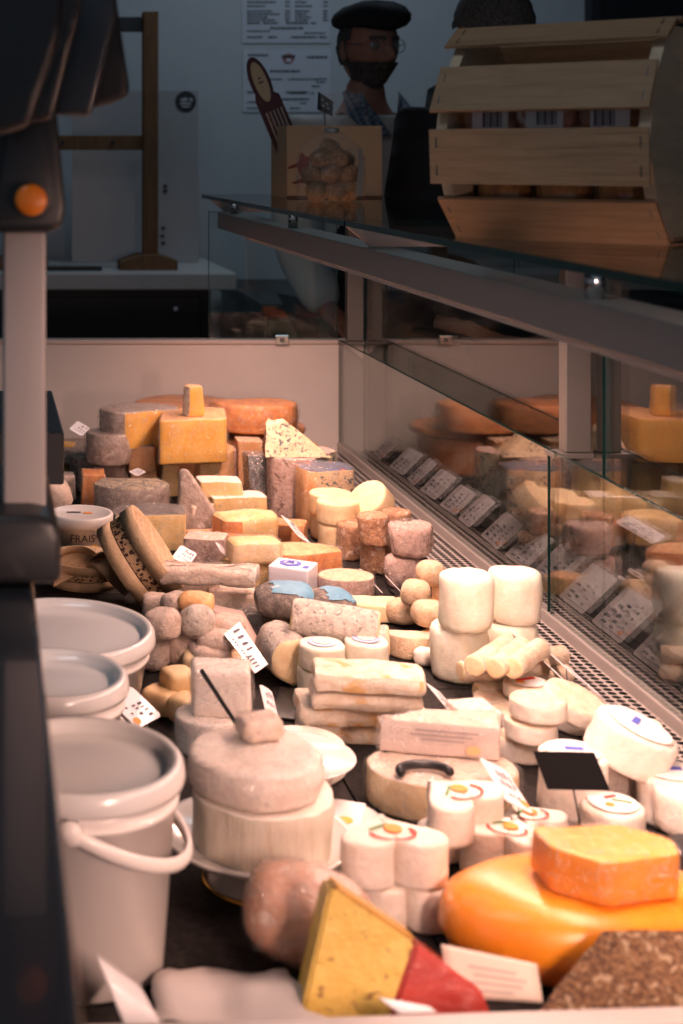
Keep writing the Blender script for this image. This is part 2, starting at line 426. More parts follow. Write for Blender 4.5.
def wedge(label, xc, yb, w, hp, rad, a0, a1, h=0, rind=ORG, paste=YEL, top=None, rz=0, name='cheese_wedge', cat='cheese', group=None, **kw):
    """pie wedge: apex-to-arc radius in m, its two angles in degrees (90 = away from the camera)"""
    o = sector(rad, a0, a1); xs = [p[0] for p in o]; ys = [p[1] for p in o]
    Yf = (.70-h)*F/(yb-VPY); H = hp*Yf/F; Yc = Yf-min(ys); X = (xc-VPX)/F*Yc-(min(xs)+max(xs))/2
    spec = [('paste', paste, 'cb'), ('rind', rind, 'r' if top else 'rt')]
    if top: spec.append(('top_rind', top, 't'))
    kw.setdefault('br', .003)
    return T(name, label, cat, o, H, (X, Yc, DZ+h), spec, rz, group, **kw), H
def lump(name, label, cat, c, rx, ry, rz_, mat, rot=(0,0,0), e=.8, amp=.003, fr=30, group=None, parent=None, keep=None, grow=0, seed=None, nu=28, nv=16):
    """rounded organic lump about c; keep(x,y,z on the unit lump) selects a patch of it"""
    if seed is None: SEEDN[0] += 1; seed = SEEDN[0]
    off = Vector((seed*2.3, seed*1.7, 0)); V = []; Fs = []
    def sg(a): return math.copysign(abs(a)**e, a)
    U = []
    for j in range(nv+1):
        ph = -pi/2+pi*j/nv
        for i in range(nu):
            th = 2*pi*i/nu; u = Vector((sg(cos(ph))*sg(cos(th)), sg(cos(ph))*sg(sin(th)), sg(sin(ph)))); U.append(u)
            v = Vector((u.x*(rx+grow), u.y*(ry+grow), u.z*(rz_+grow)))
            V.append(v+noise.noise_vector((v*1.0+off)*fr)*amp+noise.noise_vector((v+off)*fr*3)*amp*.3)
    for j in range(nv):
        for i in range(nu):
            k = (i+1)%nu; f = (j*nu+i, j*nu+k, (j+1)*nu+k, (j+1)*nu+i)
            if keep is None or keep(sum((U[q] for q in f), Vector())/4): Fs.append(f)
    idx = {}; vs = []; ff = []
    for f in Fs:
        g = []
        for i in f:
            if i not in idx: idx[i] = len(vs); vs.append(V[i])
            g.append(idx[i])
        ff.append(tuple(g))
    o = link_mesh(name, vs, ff, mat, parent)
    bm = bmesh.new(); bm.from_mesh(o.data); bmesh.ops.remove_doubles(bm, verts=bm.verts[:], dist=1e-6); bm.to_mesh(o.data); bm.free()
    if parent is None: o.location = c; o.rotation_euler = rot; tag(o, label, cat, group)
    o['_s'] = seed; del o['_s']
    return o, seed
def flat_patch(name, pts, z, mat, parent, t=.0007):
    """thin printed or paper patch lying at height z in the parent's own frame"""
    V = [(x, y, z) for x, y in pts]+[(x, y, z+t) for x, y in pts]; n = len(pts)
    f = [tuple(range(n))[::-1], tuple(range(n, 2*n))]+[(i, (i+1)%n, n+(i+1)%n, n+i) for i in range(n)]
    return link_mesh(name, V, f, mat, parent, False)
def disc_pts(r, cx=0, cy=0, n=28, sq=1): return [(cx+r*cos(2*pi*i/n), cy+r*sin(2*pi*i/n)*sq) for i in range(n)]
def quad(cx, cy, w, h, a=0):
    c, s = cos(R(a)), sin(R(a)); return [(cx+x*c-y*s, cy+x*s+y*c) for x, y in ((-w/2,-h/2),(w/2,-h/2),(w/2,h/2),(-w/2,h/2))]
_tc = {}
def text_mesh(body, size):
    cu = bpy.data.curves.new('t', 'FONT'); cu.body = body; cu.size = size; cu.align_x = 'CENTER'; cu.align_y = 'CENTER'; cu.resolution_u = 3
    o = bpy.data.objects.new('t', cu); COL.objects.link(o); dg = bpy.context.evaluated_depsgraph_get()
    me = bpy.data.meshes.new_from_object(o.evaluated_get(dg)); bpy.data.objects.remove(o); bpy.data.curves.remove(cu)
    V = [v.co.copy() for v in me.vertices]; Fs = [tuple(p.vertices) for p in me.polygons]; bpy.data.meshes.remove(me); return V, Fs

# ------------------------------------------------------------------ the shop
WALL = plain('wall_paint', (.52,.56,.60), .8); FLOOR = plain('floor_tile', (.10,.10,.10), .45)
struct(MB().box(-3, 4.5, -1.5, 6.2, -.05, 0).build('floor', FLOOR))
struct(MB().box(-3, 4.5, 6.0, 6.1, 0, 3.0).build('wall_back', WALL))
struct(MB().box(-3.1, -3, -1.5, 6.1, 0, 3.0).build('wall_left', WALL))
struct(MB().box(4.5, 4.6, -1.5, 6.1, 0, 3.0).build('wall_right', plain('wall_dark', (.045,.04,.04), .7)))
struct(MB().box(-3.1, 4.6, -1.5, 6.1, 3.0, 3.1).build('ceiling', plain('ceiling_paint', (.5,.5,.5), .9)))
dr = struct(MB().box(2.47, 3.9, 5.95, 5.998, 0, 2.3).build('door_1', plain('dark_door', (.012,.013,.018), .5)))
dfm = MB()
dfm.box(2.43, 2.47, 5.93, 5.998, 0, 2.34); dfm.box(3.9, 3.94, 5.93, 5.998, 0, 2.34); dfm.box(2.47, 3.9, 5.93, 5.998, 2.3, 2.34)
dfm.build('door_frame', plain('dark_frame', (.02,.022,.03), .5), dr)
MB().box(2.56, 2.59, 5.91, 5.95, 1.0, 1.16, .005).build('door_handle', CHROME, dr)
struct(MB().box(-3, 2.43, 5.975, 5.998, 0, .10).build('baseboard_back', BLACK))

# back counter with a white top
o = thing('counter', 'white-topped black back counter along the far wall', 'counter', (0, 5.6, 0))
M = Matrix.Translation((0, -5.6, 0))
MB().box(-2.6, .885, 5.2, 5.97, .925, .985, .006, M).build('worktop', plain('white_laminate', (.62,.62,.62), .4), o)
MB().box(-2.6, .80, 5.24, 5.97, .0, .924, 0, M).build('carcass', plain('black_laminate', (.01,.01,.012), .5), o)
for i in range(4):
    dm = MB().box(-2.58+.84*i, -1.76+.84*i, 5.222, 5.24, .08, .90, .003, M).build('door', plain('black_laminate', (.01,.01,.012), .5), o)
    MB().lathe([(.0,0),(.008,0),(.008,.018),(0,.018)], 14, Matrix.Translation((-1.85+.84*i, -.379, .86)) @ Euler((R(90),0,0)).to_matrix().to_4x4()).build('knob', CHROME, dm)
o = thing('cabinet', 'low dark grey cabinet behind the end of the case', 'cabinet', (1.7, 5.3, 0))
M = Matrix.Translation((-1.7, -5.3, 0))
GC = plain('grey_cabinet', (.055,.06,.065), .5)
MB().box(.95, 2.40, 5.0, 5.95, 0, .86, .004, M).build('carcass', GC, o)
MB().box(.93, 2.42, 4.97, 5.96, .86, .90, .004, M).build('top', plain('black_laminate', (.01,.01,.012), .5), o)
for i in range(3): MB().box(.96+.48*i, 1.42+.48*i, 4.985, 5.0, .05, .84, .003, M).build('door', GC, o)
tag(MB().box(.16, .42, 5.3, 5.33, .985, 1.0, .005).build('knife_case', BLACK), 'small black case lying on the white back counter', 'case')

# wooden stand on the back counter
o = thing('wooden_stand', 'old brown wooden frame stand on the white back counter', 'stand', (.58, 5.4, .985))
px = lambda x, Y=5.4: (x-VPX)*Y/F
pz = lambda y, Y=5.4: EYE-(y-VPY)*Y/F
M = Matrix.Translation((-.58, -5.4, -.985))
for xx in (150, 22):
    MB().box(px(xx-7.5), px(xx+7.5), 5.37, 5.43, 1.035, pz(12), .003, M).build('post', W_OLD, o)
    MB().poly([(px(xx-31)-.58, 0), (px(xx+25)-.58, 0), (px(xx+25)-.58, .035), (px(xx+8)-.58, .055), (px(xx-12)-.58, .055), (px(xx-31)-.58, .03)], .16, None, .003).build('foot', W_OLD, o)
MB().box(px(29.5), px(142.5), 5.385, 5.415, pz(150), pz(135.5), .002, M).build('lower_rail', W_OLD, o)
MB().box(px(29.5), px(142.5), 5.39, 5.41, pz(32), pz(17), .002, M).build('top_rail', plain('grey_metal', (.06,.065,.07), .45, .6), o)
for xx in (62, 112): MB().lathe([(0,0),(.009,0),(.009,.006),(0,.006)], 12, Matrix.Translation((px(xx)-.58, -.016, pz(143)-.985)) @ Euler((R(90),0,0)).to_matrix().to_4x4()).build('bolt', BLACK, o)

# acrylic sheet with a round sticker leaning by the wall
ac = MB().box(px(72,5.7), px(198,5.7), 5.695, 5.70, .987, pz(91,5.7)).build('acrylic_screen', plain('acrylic_grey', (.40,.41,.43), .3))
tag(ac, 'clear acrylic screen with a round black sticker standing behind the wooden stand', 'screen')
def wall_patch(name, pts, y, mat, parent, t=.002):
    V = [(x, y, z) for x, z in pts]+[(x, y-t, z) for x, z in pts]; n = len(pts)
    return link_mesh(name, V, [tuple(range(n)), tuple(range(n, 2*n))[::-1]]+[(i, n+i, n+(i+1)%n, (i+1)%n) for i in range(n)], mat, parent, False)
cx, cz = px(185.5,5.7), pz(101.5,5.7)
st = wall_patch('sticker', [(cx+.040*cos(a*pi/16), cz+.040*sin(a*pi/16)) for a in range(32)], 5.694, plain('sticker_black', (.03,.03,.035), .5), ac)
sw = plain('sticker_white', (.45,.47,.5), .5)
for pts in ([(-.026,.008),(.002,.016),(.010,.004),(-.012,.0)], [(-.024,-.012),(.022,-.012),(.018,-.004),(-.02,-.003)], [(.012,.012),(.024,.014),(.028,.002),(.016,.0)], [(-.012,-.024),(.012,-.024),(.02,-.017),(-.02,-.017)]):
    wall_patch('print', [(cx+x, cz+z) for x, z in pts], 5.691, sw, st)
for k, (x, y) in enumerate(((165,186),(165,191),(163,228),(162,236),(163,243))):
    wall_patch('print', [(px(x+a,5.7), pz(y+b,5.7)) for a, b in ((-2,1.5),(2,1.5),(2,-1.5),(-2,-1.5))], 5.694, INK, ac)

# two printed notices on the wall
def poster(label, x0, x1, y0, y1, rows, logo=None):
    Y = 5.995; X = lambda x: px(x, Y); Z = lambda y: pz(y, Y)
    p = wall_patch('notice', [(X(x0),Z(y1)),(X(x1),Z(y1)),(X(x1),Z(y0)),(X(x0),Z(y0))], 5.997, plain('notice_paper', (.60,.64,.72), .35, 0, .6), None)
    tag(p, label, 'notice', 'printed notices on the back wall')
    rnd = random.Random(len(rows))
    m = MB()
    for y, segs, hh in rows:
        for a, b in segs:
            x = a
            while x < b:
                w = min(rnd.uniform(1.5, 5), b-x); m.box(X(x), X(x+w), 5.992, 5.994, Z(y+hh/2), Z(y-hh/2)); x += w+.7
    m.build('print', plain('notice_ink', (.06,.06,.08), .5), p)
    return p
rows = []
for i, y in enumerate((-6, -2, 2, 6, 11, 14, 17, 20)):
    rows.append((y, [(247, 262+(i*7)%18), (285, 290), (295, 305+(i*5)%8), (323, 328)], 1.2))
rows += [(23, [(247,260),(263,278),(286,308),(311,316)], 1.4), (28, [(270,303)], 1.7), (31, [(247,270)],1), (33,[(304,325)],1), (37, [(247,262),(268,277),(291,317),(319,327)], 1.3)]
poster('upper white printed notice on the far wall, cut off by the frame', 242, 330, -12, 43, rows)
rows = [(55, [(248,268)], 1.6), (57, [(307,327)], 1.8), (71, [(270,300)], 1.7), (79, [(247,258),(270,282),(288,318),(314,327)], 1), (82, [(316,325)], 1),
        (86, [(312,320)], 1.2), (92, [(247,262),(286,308)], 1.3), (93, [(290,306),(310,314)], 1), (99, [(282,309)], 1.5), (103, [(300,306)],1), (102, [(247,262)],1), (108,[(247,260),(290,300)],1)]
p2 = poster('lower white printed notice on the far wall with a small red crest', 243, 331, 49, 112, rows)
Y = 5.992
wall_patch('crest', [(px(288.5,Y)+.022*cos(a*pi/12), pz(58.5,Y)+.020*sin(a*pi/12)) for a in range(24)], 5.994, plain('crest_red', (.45,.12,.12), .5), p2)
wall_patch('crest_banner', [(px(a,Y), pz(b,Y)) for a, b in ((282,57.5),(295,57.5),(295,55),(282,55))], 5.991, plain('notice_ink', (.06,.06,.08), .5), p2)
wall_patch('crest_centre', [(px(a,Y), pz(b,Y)) for a, b in ((286,62),(291,62),(291,58.5),(286,58.5))], 5.991, plain('notice_paper', (.60,.64,.72), .35, 0, .6), p2)

# ------------------------------------------------------------------ display case
GX = .838                     # plane of the low glass panes
case = thing('display_case', 'cream refrigerated cheese display case with glass front and shelf', 'display case', (.4, 2.3, 0))
CM = Matrix.Translation((-.4, -2.3, 0))
def cp(name, mat, *boxes, parent=None, b=0):
    m = MB()
    for bx in boxes:
        x0,x1,y0,y1,z0,z1 = bx; m.box(x0,x1,y0,y1,EYE+z0,EYE+z1,b,CM)
    return m.build(name, mat, parent or case)
cp('body', CREAM, (-.13, .90, 1.06, 3.53, -EYE+.01, -.755))
DECKP = []
ys = [1.10, 1.52, 1.94, 2.36, 2.78, 3.20, 3.499]
for i in range(6): cp('deck_panel', DECK_M, (-.125, .40, ys[i]+.0015, ys[i+1]-.0015, -.715, -.70)); cp('deck_panel', DECK_M, (.403, .772, ys[i]+.0015, ys[i+1]-.0015, -.715, -.70))
cp('deck_base', BLACK, (-.13, .86, 1.08, 3.5, -.755, -.716))
e = cp('end_panel', CREAM, (-.60, .905, 3.50, 3.53, -1.36, -.447))
cp('trim', plain('panel_trim', (.60,.52,.48), .4), (-.60, .905, 3.494, 3.535, -.447, -.437), parent=e, b=.002)
# near end panel, slightly out of square
m = MB(); NM = CM @ Matrix.Translation((.36, 1.085, 0)) @ Euler((0,0,R(3))).to_matrix().to_4x4()
m.box(-.50, .50, -.012, .012, EYE-.755, EYE-.634, .004, NM); m.build('end_panel', plain('grey_panel', (.42,.38,.36), .4), case)
# perforated vent strip
m = MB(); x0, x1 = .775, .832; nx = 4; cy_ = .0135; cx_ = (x1-x0)/nx
yy = 1.11; row = 0
while yy < 3.485:
    for i in range(nx):
        a0 = x0+i*cx_; sh = 0
        oc = [(0,0),(.5,0),(1,0),(1,.5),(1,1),(.5,1),(0,1),(0,.5)]
        o_ = [(a0+u*cx_, yy+w*cy_) for u, w in oc]
        cc = (a0+cx_/2, yy+cy_/2); ii = [(cc[0]+cx_*.43*cos(R(225+45*k)), cc[1]+cy_*.44*sin(R(225+45*k))) for k in range(8)]
        v = [CM @ Vector((x, y, DZ+.004)) for x, y in o_+ii]
        m.add(v, [(k, (k+1)%8, 8+(k+1)%8, 8+k) for k in range(8)])
    yy += cy_
m.build('perforated_strip', plain('vent_metal', (.50,.46,.44), .4, .3), case)
cp('strip_edge', plain('vent_metal', (.50,.46,.44), .4, .3), (.772,.775,1.11,3.49,-.702,-.694))
cp('base_rail', ALU, (.832,.848,1.10,3.499,-.70,-.678), b=.002)
def pane(name, x0, x1, y0, y1, z0, z1, edges=True):
    """glass sheet with dark green cut edges"""
    g = cp(name, GLASS_R if name in ('low_glass', 'front_glass') else GLASS, (x0,x1,y0,y1,z0,z1))
    d = (x1-x0, y1-y0, z1-z0); k = d.index(min(d)); t = .0012
    if k == 0: bx = [(x0-.0001,x1+.0001,y0,y1,z1-t,z1),(x0-.0001,x1+.0001,y0,y0+t,z0,z1),(x0-.0001,x1+.0001,y1-t,y1,z0,z1)]
    elif k == 1: bx = [(x0,x1,y0-.0001,y1+.0001,z1-t,z1),(x0,x0+t,y0-.0001,y1+.0001,z0,z1),(x1-t,x1,y0-.0001,y1+.0001,z0,z1)]
    else: bx = [(x0,x0+t,y0,y1,z0-.0001,z1+.0001),(x1-t,x1,y0,y1,z0-.0001,z1+.0001),(x0,x1,y0,y0+t,z0-.0001,z1+.0001),(x0,x1,y1-t,y1,z0-.0001,z1+.0001)]
    cp('glass_edge', EDGE, *bx, parent=g); return g
pane('low_glass', GX-.003, GX+.003, 2.196, 3.494, -.680, -.437)
pane('low_glass', GX-.003, GX+.003, 1.12, 2.186, -.680, -.437)
pane('front_glass', .893, .899, 2.14, 3.494, -.70, -.134)
pane('front_glass', .893, .899, 1.12, 2.13, -.70, -.134)
pane('side_glass', .53, .835, 3.508, 3.514, -.437, -.134)
# top shelf sheets and what carries them
for y0, y1 in ((.80, 2.118), (2.122, 3.52)):
    pane('top_shelf', .515, .925, y0, y1, -.102, -.094)
STEEL = plain('post_steel', (.17,.16,.15), .4, .4)
for y in (3.49, 2.185): 
    pt = cp('post', STEEL, (.852,.890,y-.014,y+.014,-.437,-.104), b=.002)
    cp('foot_clamp', STEEL, (.833,.892,y-.018,y+.018,-.445,-.4375), parent=pt, b=.001)
    yy = y-.03
    m = MB().poly([(.525,-.103),(.56,-.133),(.888,-.133),(.888,-.103)], .012, CM @ Matrix.Translation((0, yy, EYE)))
    m.build('cross_arm', plain('arm_grey', (.30,.27,.26), .35, .4), case)
bm_ = cp('lamp_beam', BEAM, (.55,.602,-.10,3.50,-.1735,-.1345), b=.002)
cp('lamp_diffuser', WHITE_P, (.556,.596,-.08,3.16,-.180,-.1745), parent=bm_)
for y in (1.385, 2.74, 3.38):
    MB().lathe([(0,0),(.009,0),(.009,.0325),(0,.0325)], 20, CM @ Matrix.Translation((.570, y, EYE-.1345))).build('standoff', CHROME, case, True)
for x in (.700,):
    c_ = cp('glass_clip', CHROME, (x-.016,x+.016,3.486,3.494,-.447,-.425), b=.002)
    cp('clip_screw', STEEL, (x-.005,x+.005,3.483,3.486,-.441,-.431), parent=c_, b=.001)

# ------------------------------------------------------------------ staff side
o = thing('service_counter', 'glossy black service worktop edge at the left of the case', 'counter', (-.4, .9, 0))
M = Matrix.Translation((.4, -.9, 0))
MB().box(-.62, .040, .20, 1.46, 1.02, 1.05, .004, M).build('worktop', plain('gloss_black', (.014,.018,.024), .16, 0, .5), o)
MB().box(-.60, -.16, .24, 1.44, 0, 1.019, 0, M).build('carcass', BLACK, o)
MB().box(.034, .0405, .22, 1.44, 1.010, 1.0195, 0, M).build('steel_edge', CHROME, o)
o = thing('service_ledge', 'matte black box ledge jutting over the cheeses behind the scale post', 'ledge', (-.3, 2.0, 0))
M = Matrix.Translation((.3, -2.0, 0))
MB().box(-.30, .100, 1.87, 2.20, EYE-.417, EYE-.350, .003, M).build('box', BLACK, o)
MB().box(-.60, -.16, 1.50, 3.48, 0, EYE-.4175, 0, M).build('carcass', BLACK, o)

# shop scale
sc = thing('shop_scale', 'black shop scale with tall grey post and orange button', 'scale', (.03, 1.25, 1.05))
def pp(pts, Y, d, mat, name, parent=sc, b=.004):
    m = MB().poly([((x-VPX)*Y/F-.03, EYE-(y-VPY)*Y/F-1.05) for x, y in pts], d, Matrix.Translation((0, Y-1.25+d/2, 0)), b)
    q = m.build(name, mat, parent); return smooth_by_angle(q, 50)
pp([(-90,516),(40,516),(55,522),(62,540),(62,586),(-90,586)], 1.19, .20, BLACK, 'base', b=.008)
for x in (8, 36): pp([(x-12,577.5),(x+12,577.5),(x+12,573),(x-12,573)], 1.225, .03, BLACK, 'foot', b=.001)
pp([(3,520),(46,520),(46,232),(3,232)], 1.235, .03, plain('post_paint', (.36,.33,.32), .4), 'post', b=.003)
arm = pp([(0,110),(57,110),(66,208),(63,226),(52,233),(-40,233),(-40,110)], 1.20, .05, BLACK, 'arm', b=.006)
pp([(12,116),(44,116),(54,205),(44,219),(-8,219)], 1.192, .01, BLACK, 'arm_panel', b=.002)
c = C3(31, 200, 1.188)-Vector((.03, 1.25, 1.05))
btn = MB().lathe([(0,.010),(.0105,.010),(.0125,.008),(.013,0)], 28, Matrix.Translation(c) @ Euler((R(90),0,0)).to_matrix().to_4x4()).build('button', plain('orange_plastic', (.85,.22,.01), .35, 0, .3), sc, True)
pp([(-60,-40),(70,-40),(60,40),(31,126),(0,135),(-60,140)], 1.08, .06, BLACK, 'display_housing', b=.008)
pp([(30,-40),(86,-40),(84,0),(54,119),(25,124),(0,120)], 1.15, .05, BLACK, 'rear_housing', b=.006)
pp([(60,-40),(110,-40),(118,12),(92,116),(54,113),(60,70)], 1.21, .05, SLATE_P, 'customer_display', b=.005)
pp([(90,-40),(112,-40),(120,20),(131,92),(122,100),(94,107),(80,60)], 1.27, .07, plain('soft_black', (.02,.02,.022), .6), 'display_back', b=.006)

# ------------------------------------------------------------------ on the glass shelf
SH = EYE-.094+.0005
# wooden crate of treats
def crate():
    yaw = R(-40); L = .215; H = .245
    g = thing('wooden_crate', 'octagonal slatted wooden crate of packaged treats on the glass shelf', 'crate', (.655, 1.655, SH), (0, 0, yaw))
    # outline of the end boards in (depth, height); the camera-facing side has negative depth
    pr = [(-.035,0),(.035,0),(.105,.050),(.125,.105),(.105,.180),(.05,.235),(-.035,.235),(-.093,.172),(-.115,.10),(-.085,.045)]
    for s in (-1, 1):
        bm = bmesh.new(); 
        V = [Vector((s*L/2-.006, y*.93, z*.96+.005)) for y, z in pr]+[Vector((s*L/2+.006, y*.93, z*.96+.005)) for y, z in pr]; n = len(pr)
        link_mesh('end_board', V, [tuple(range(n)), tuple(range(n,2*n))[::-1]]+[(i, n+i, n+(i+1)%n, (i+1)%n) for i in range(n)], wood('end_wood', (.50,.40,.27), (.66,.54,.38), (10,2,20), 5), g, False)
    def slat(a, b, ex=0, w=1.0):
        a = Vector(a); b = Vector(b); d = (b-a); nn = Vector((d.y, -d.x)).normalized()*.004; p = [a, b, b+nn, a+nn]
        V = [Vector((-L/2-.008-ex, q.x, q.y)) for q in p]+[Vector((L/2+.008+ex, q.x, q.y)) for q in p]
        s_ = link_mesh('slat', V, [(0,1,2,3),(7,6,5,4),(0,4,5,1),(1,5,6,2),(2,6,7,3),(3,7,4,0)], W_CRATE, g, False)
        for x in (-L/2, L/2):
            for t in (.25, .75):
                q = a+d*t+nn*1.06; u = d.normalized()*.006
                e1 = nn.normalized()*.0006
                m = MB().add([(x-.0008, q.x-u.x, q.y-u.y), (x+.0008, q.x-u.x, q.y-u.y), (x+.0008, q.x+u.x, q.y+u.y), (x-.0008, q.x+u.x, q.y+u.y)], [(0,1,2,3)])
                m.build('staple', plain('staple', (.12,.12,.12), .4, .8), s_)
    slat((-.090,.047), (-.036,.001)); slat((-.112,.122), (-.108,.062)); slat((-.080,.190), (-.112,.140)); slat((-.026,.236), (-.062,.214), .004)
    slat((.040,.237), (-.012,.237), .004); slat((.036,.002), (-.028,.002)); slat((.108,.055), (.060,.02)); slat((.118,.15), (.124,.10)); slat((.075,.225), (.105,.185))
    # what lies in it
    M_ = Matrix.Translation((.655, 1.655, SH)) @ Matrix.Rotation(yaw, 4, 'Z')
    for i, (x, y, z, c1) in enumerate(((-.066,-.04,.112,(.50,.34,.26)), (-.005,-.045,.114,(.60,.36,.30)), (.062,-.042,.112,(.46,.30,.22)))):
        V, Fc = solid(rect(.062, .075, .02), .055, br=.018, amp=.004, bulge=.002)
        q = emit(V, Fc, [('treat_bag', cheese('treat%d' % i, c1, tuple(k*.6 for k in c1), 30, .35, .002, 1.0, 0, ((.75,.72,.70), 30, .58)), '*')])[0]
        q.matrix_world = M_ @ Matrix.Translation((x, y, z))
        tag(q, ['glossy bag at the left end inside the wooden crate', 'pinkish glossy bag in the middle of the wooden crate', 'glossy bag at the right end inside the wooden crate'][i], 'bag', 'treat bags in the crate')
        m = MB()
        for k in range(9): m.box(.002+k*.0025-(.012 if i == 2 else .004), .002+k*.0025+(.0010 if k % 3 else .0018)-(.012 if i == 2 else .004), -.0425, -.0418, .012, .040)
        lb = MB().box(-.014, .026, -.0420, -.0410, .008, .042).build('label', PAPER, q); m.build('barcode', INK, lb)
    for i, x in enumerate((-.066, .0, .066)):
        q = thing('preserve_jar', ['left', 'middle', 'right'][i]+' glass jar low inside the wooden crate', 'jar', group='jars in the crate')
        MB().lathe([(0,0),(.027,0),(.030,.004),(.030,.058),(.024,.070),(.024,.074)], 28).build('jar_body', cheese('jarfill', (.35,.16,.05), (.22,.08,.03), 20, .15, 0, 1.0, 0), q, True)
        MB().lathe([(.0255,.070),(.0265,.071),(.0265,.084),(.025,.086),(0,.086)], 28).build('lid', plain('jar_lid', (.50,.34,.12), .3, .8), q, True)
        q.matrix_world = M_ @ Matrix.Translation((x, -.020, .0105))
crate()

# gift box with a cow print
X0 = (287-VPX)*3.25/F; X1 = (382-VPX)*3.25/F
gb = thing('gift_box', 'brown cardboard box with a red cow print on the glass shelf', 'box', ((X0+X1)/2, 3.34, SH))
w = (X1-X0)/2; CARD = plain('kraft_card', (.50,.36,.22), .7)
m = MB(); m.box(-w, w, -.090, -.087, 0, .158); m.box(-w, w, .087, .090, 0, .158); m.box(-w, w, -.087, .087, 0, .003); m.box(-w, -w+.003, -.087, .087, .003, .158)
m.box(w-.003, w, -.087, .087, .003, .020); m.box(w-.003, w, -.087, -.070, .020, .140); m.box(w-.003, w, .070, .087, .020, .140); m.box(w-.003, w, -.087, .087, .140, .158)
m.build('carton', CARD, gb)
cow = [(-.30,.30),(-.22,.42),(-.12,.33),(.30,.34),(.40,.28),(.42,.02),(.36,-.30),(.30,-.30),(.28,-.02),(-.08,-.04),(-.10,-.30),(-.16,-.30),(-.20,.02),(-.28,.10),(-.42,.14),(-.44,.24)]
a = R(-72); 
V = [(x*.075*cos(a)-z*.075*sin(a)-.078, -.0905, x*.075*sin(a)+z*.075*cos(a)+.062) for x, z in cow]; n = len(V)
link_mesh('cow_print', V+[(x, y-.0006, z) for x, y, z in V], [tuple(range(n,2*n))], plain('cow_red', (.22,.03,.025), .6), gb, False)
MB().box(-w-.0005, w+.0005, -.0915, -.0901, 0, .004).build('base_band', plain('brown_band', (.10,.04,.03), .6), gb)
for i, (y, z) in enumerate(((-.035,.004),(.035,.004),(-.035,.078),(.035,.078))):
    q = thing('preserve_jar', 'jar in the side window of the cardboard box, '+['lower near', 'lower far', 'upper near', 'upper far'][i], 'jar', ((X0+X1)/2+w-.036, 3.34+y, SH+z), group='jars in the gift box')
    MB().lathe([(0,0),(.028,0),(.031,.004),(.031,.048),(.027,.054)], 24).build('jar_body', plain('jar_label', (.62,.50,.38), .3, 0, .8), q, True)
    MB().lathe([(.028,.054),(.029,.054),(.029,.068),(0,.070)], 24).build('lid', plain('steel_lid', (.10,.16,.20), .25, .6), q, True)
# brochure rack piece standing in the box
BURG = plain('burgundy', (.085,.022,.028), .5)
q = thing('paddle_sign', 'burgundy striped paddle sign with an oval cream plate above the cardboard box', 'sign', ((X0+X1)/2-.040, 3.36, SH+.004))
def lean(x, z): a = R(22); return (x*cos(a)-z*sin(a), x*sin(a)+z*cos(a))
body = [lean(x, z) for x, z in ((-.024,.03),(.034,.03),(.030,.235),(.014,.25),(-.022,.25),(-.026,.235))]
MB().poly(body, .006).build('board', BURG, q)
ov = [lean(.0+.023*cos(t*pi/14), .275+.060*sin(t*pi/14)) for t in range(28)]
MB().poly(ov, .006, Matrix.Translation((0,-.003,0))).build('oval_head', BURG, q)
ov = [lean(.0+.015*cos(t*pi/14), .275+.048*sin(t*pi/14)) for t in range(28)]
pl = MB().poly(ov, .002, Matrix.Translation((0,-.0075,0))).build('oval_plate', plain('cream_plate', (.50,.42,.26), .5), q)
m = MB()
for x in (-.016,-.007,.002,.011,.020): m.poly([lean(x,.06), lean(x+.004,.06), lean(x+.004,.205), lean(x,.205)], .0015, Matrix.Translation((0,-.004,0)))
m.build('stripes', plain('stripe_cream', (.40,.33,.26), .5), q)
m = MB()
for zz, w_ in ((.272,.012),(.282,.006)): m.poly([lean(-w_/2,zz), lean(w_/2,zz), lean(w_/2,zz+.004), lean(-w_/2,zz+.004)], .001, Matrix.Translation((0,-.009,0)))
m.build('print', INK, pl)
q = thing('small_chalk_label', 'small black chalk label above the cardboard box', 'label', ((X0+X1)/2+.004, 3.36, SH+.004))
def lean2(x, z): return (x, z-x*.75)
MB().poly([lean2(-.017,.180), lean2(.017,.190), lean2(.019,.225), lean2(-.015,.222)], .003).build('card', BLACK, q)
MB().tube([(0,0,.005),(0,0,.19)], .0015, 6).build('stick', BLACK, q)
m = MB()
for x, z in ((-.006,.208),(.004,.206),(-.004,.196),(.007,.198)): m.poly([lean2(x-.003,z), lean2(x+.003,z+.001), lean2(x+.003,z+.005), lean2(x-.003,z+.004)], .001, Matrix.Translation((0,-.0025,0)))
m.build('chalk', plain('chalk', (.5,.52,.55), .8), q)

# cellophane bag of biscuits
BX, BY = (330-VPX)*2.98/F, 2.98
bag = thing('biscuit_bag', 'clear gathered bag of brown biscuits in front of the cardboard box', 'bag', (BX, BY, SH))
prof = [(.0,.001),(.060,.001),(.066,.012),(.068,.05),(.066,.085),(.056,.112),(.026,.134),(.012,.144),(.018,.16),(.034,.195),(.042,.218)]
m = MB(); V = []; n = 36
for j, (r, z) in enumerate(prof):
    for i in range(n):
        a = 2*pi*i/n; k = 1+.10*sin(a*7+j)*(1 if j > 5 else .25)+.05*sin(a*13); V.append(Vector((r*k*cos(a)+max(0, z-.13)*.25, r*k*sin(a)*.84, z)))
link_mesh('cellophane', V, [(j*n+i, j*n+(i+1)%n, (j+1)*n+(i+1)%n, (j+1)*n+i) for j in range(len(prof)-1) for i in range(n)], film('cellophane', (.99,.99,.99), .14, .16, .16), bag)
MB().lathe([(.012,.138),(.0145,.141),(.0145,.145),(.012,.148)], 20, Matrix.Translation((.003,0,0))).build('tie', plain('tie_silver', (.5,.5,.5), .3, .6), bag)
m = MB(); pts = []
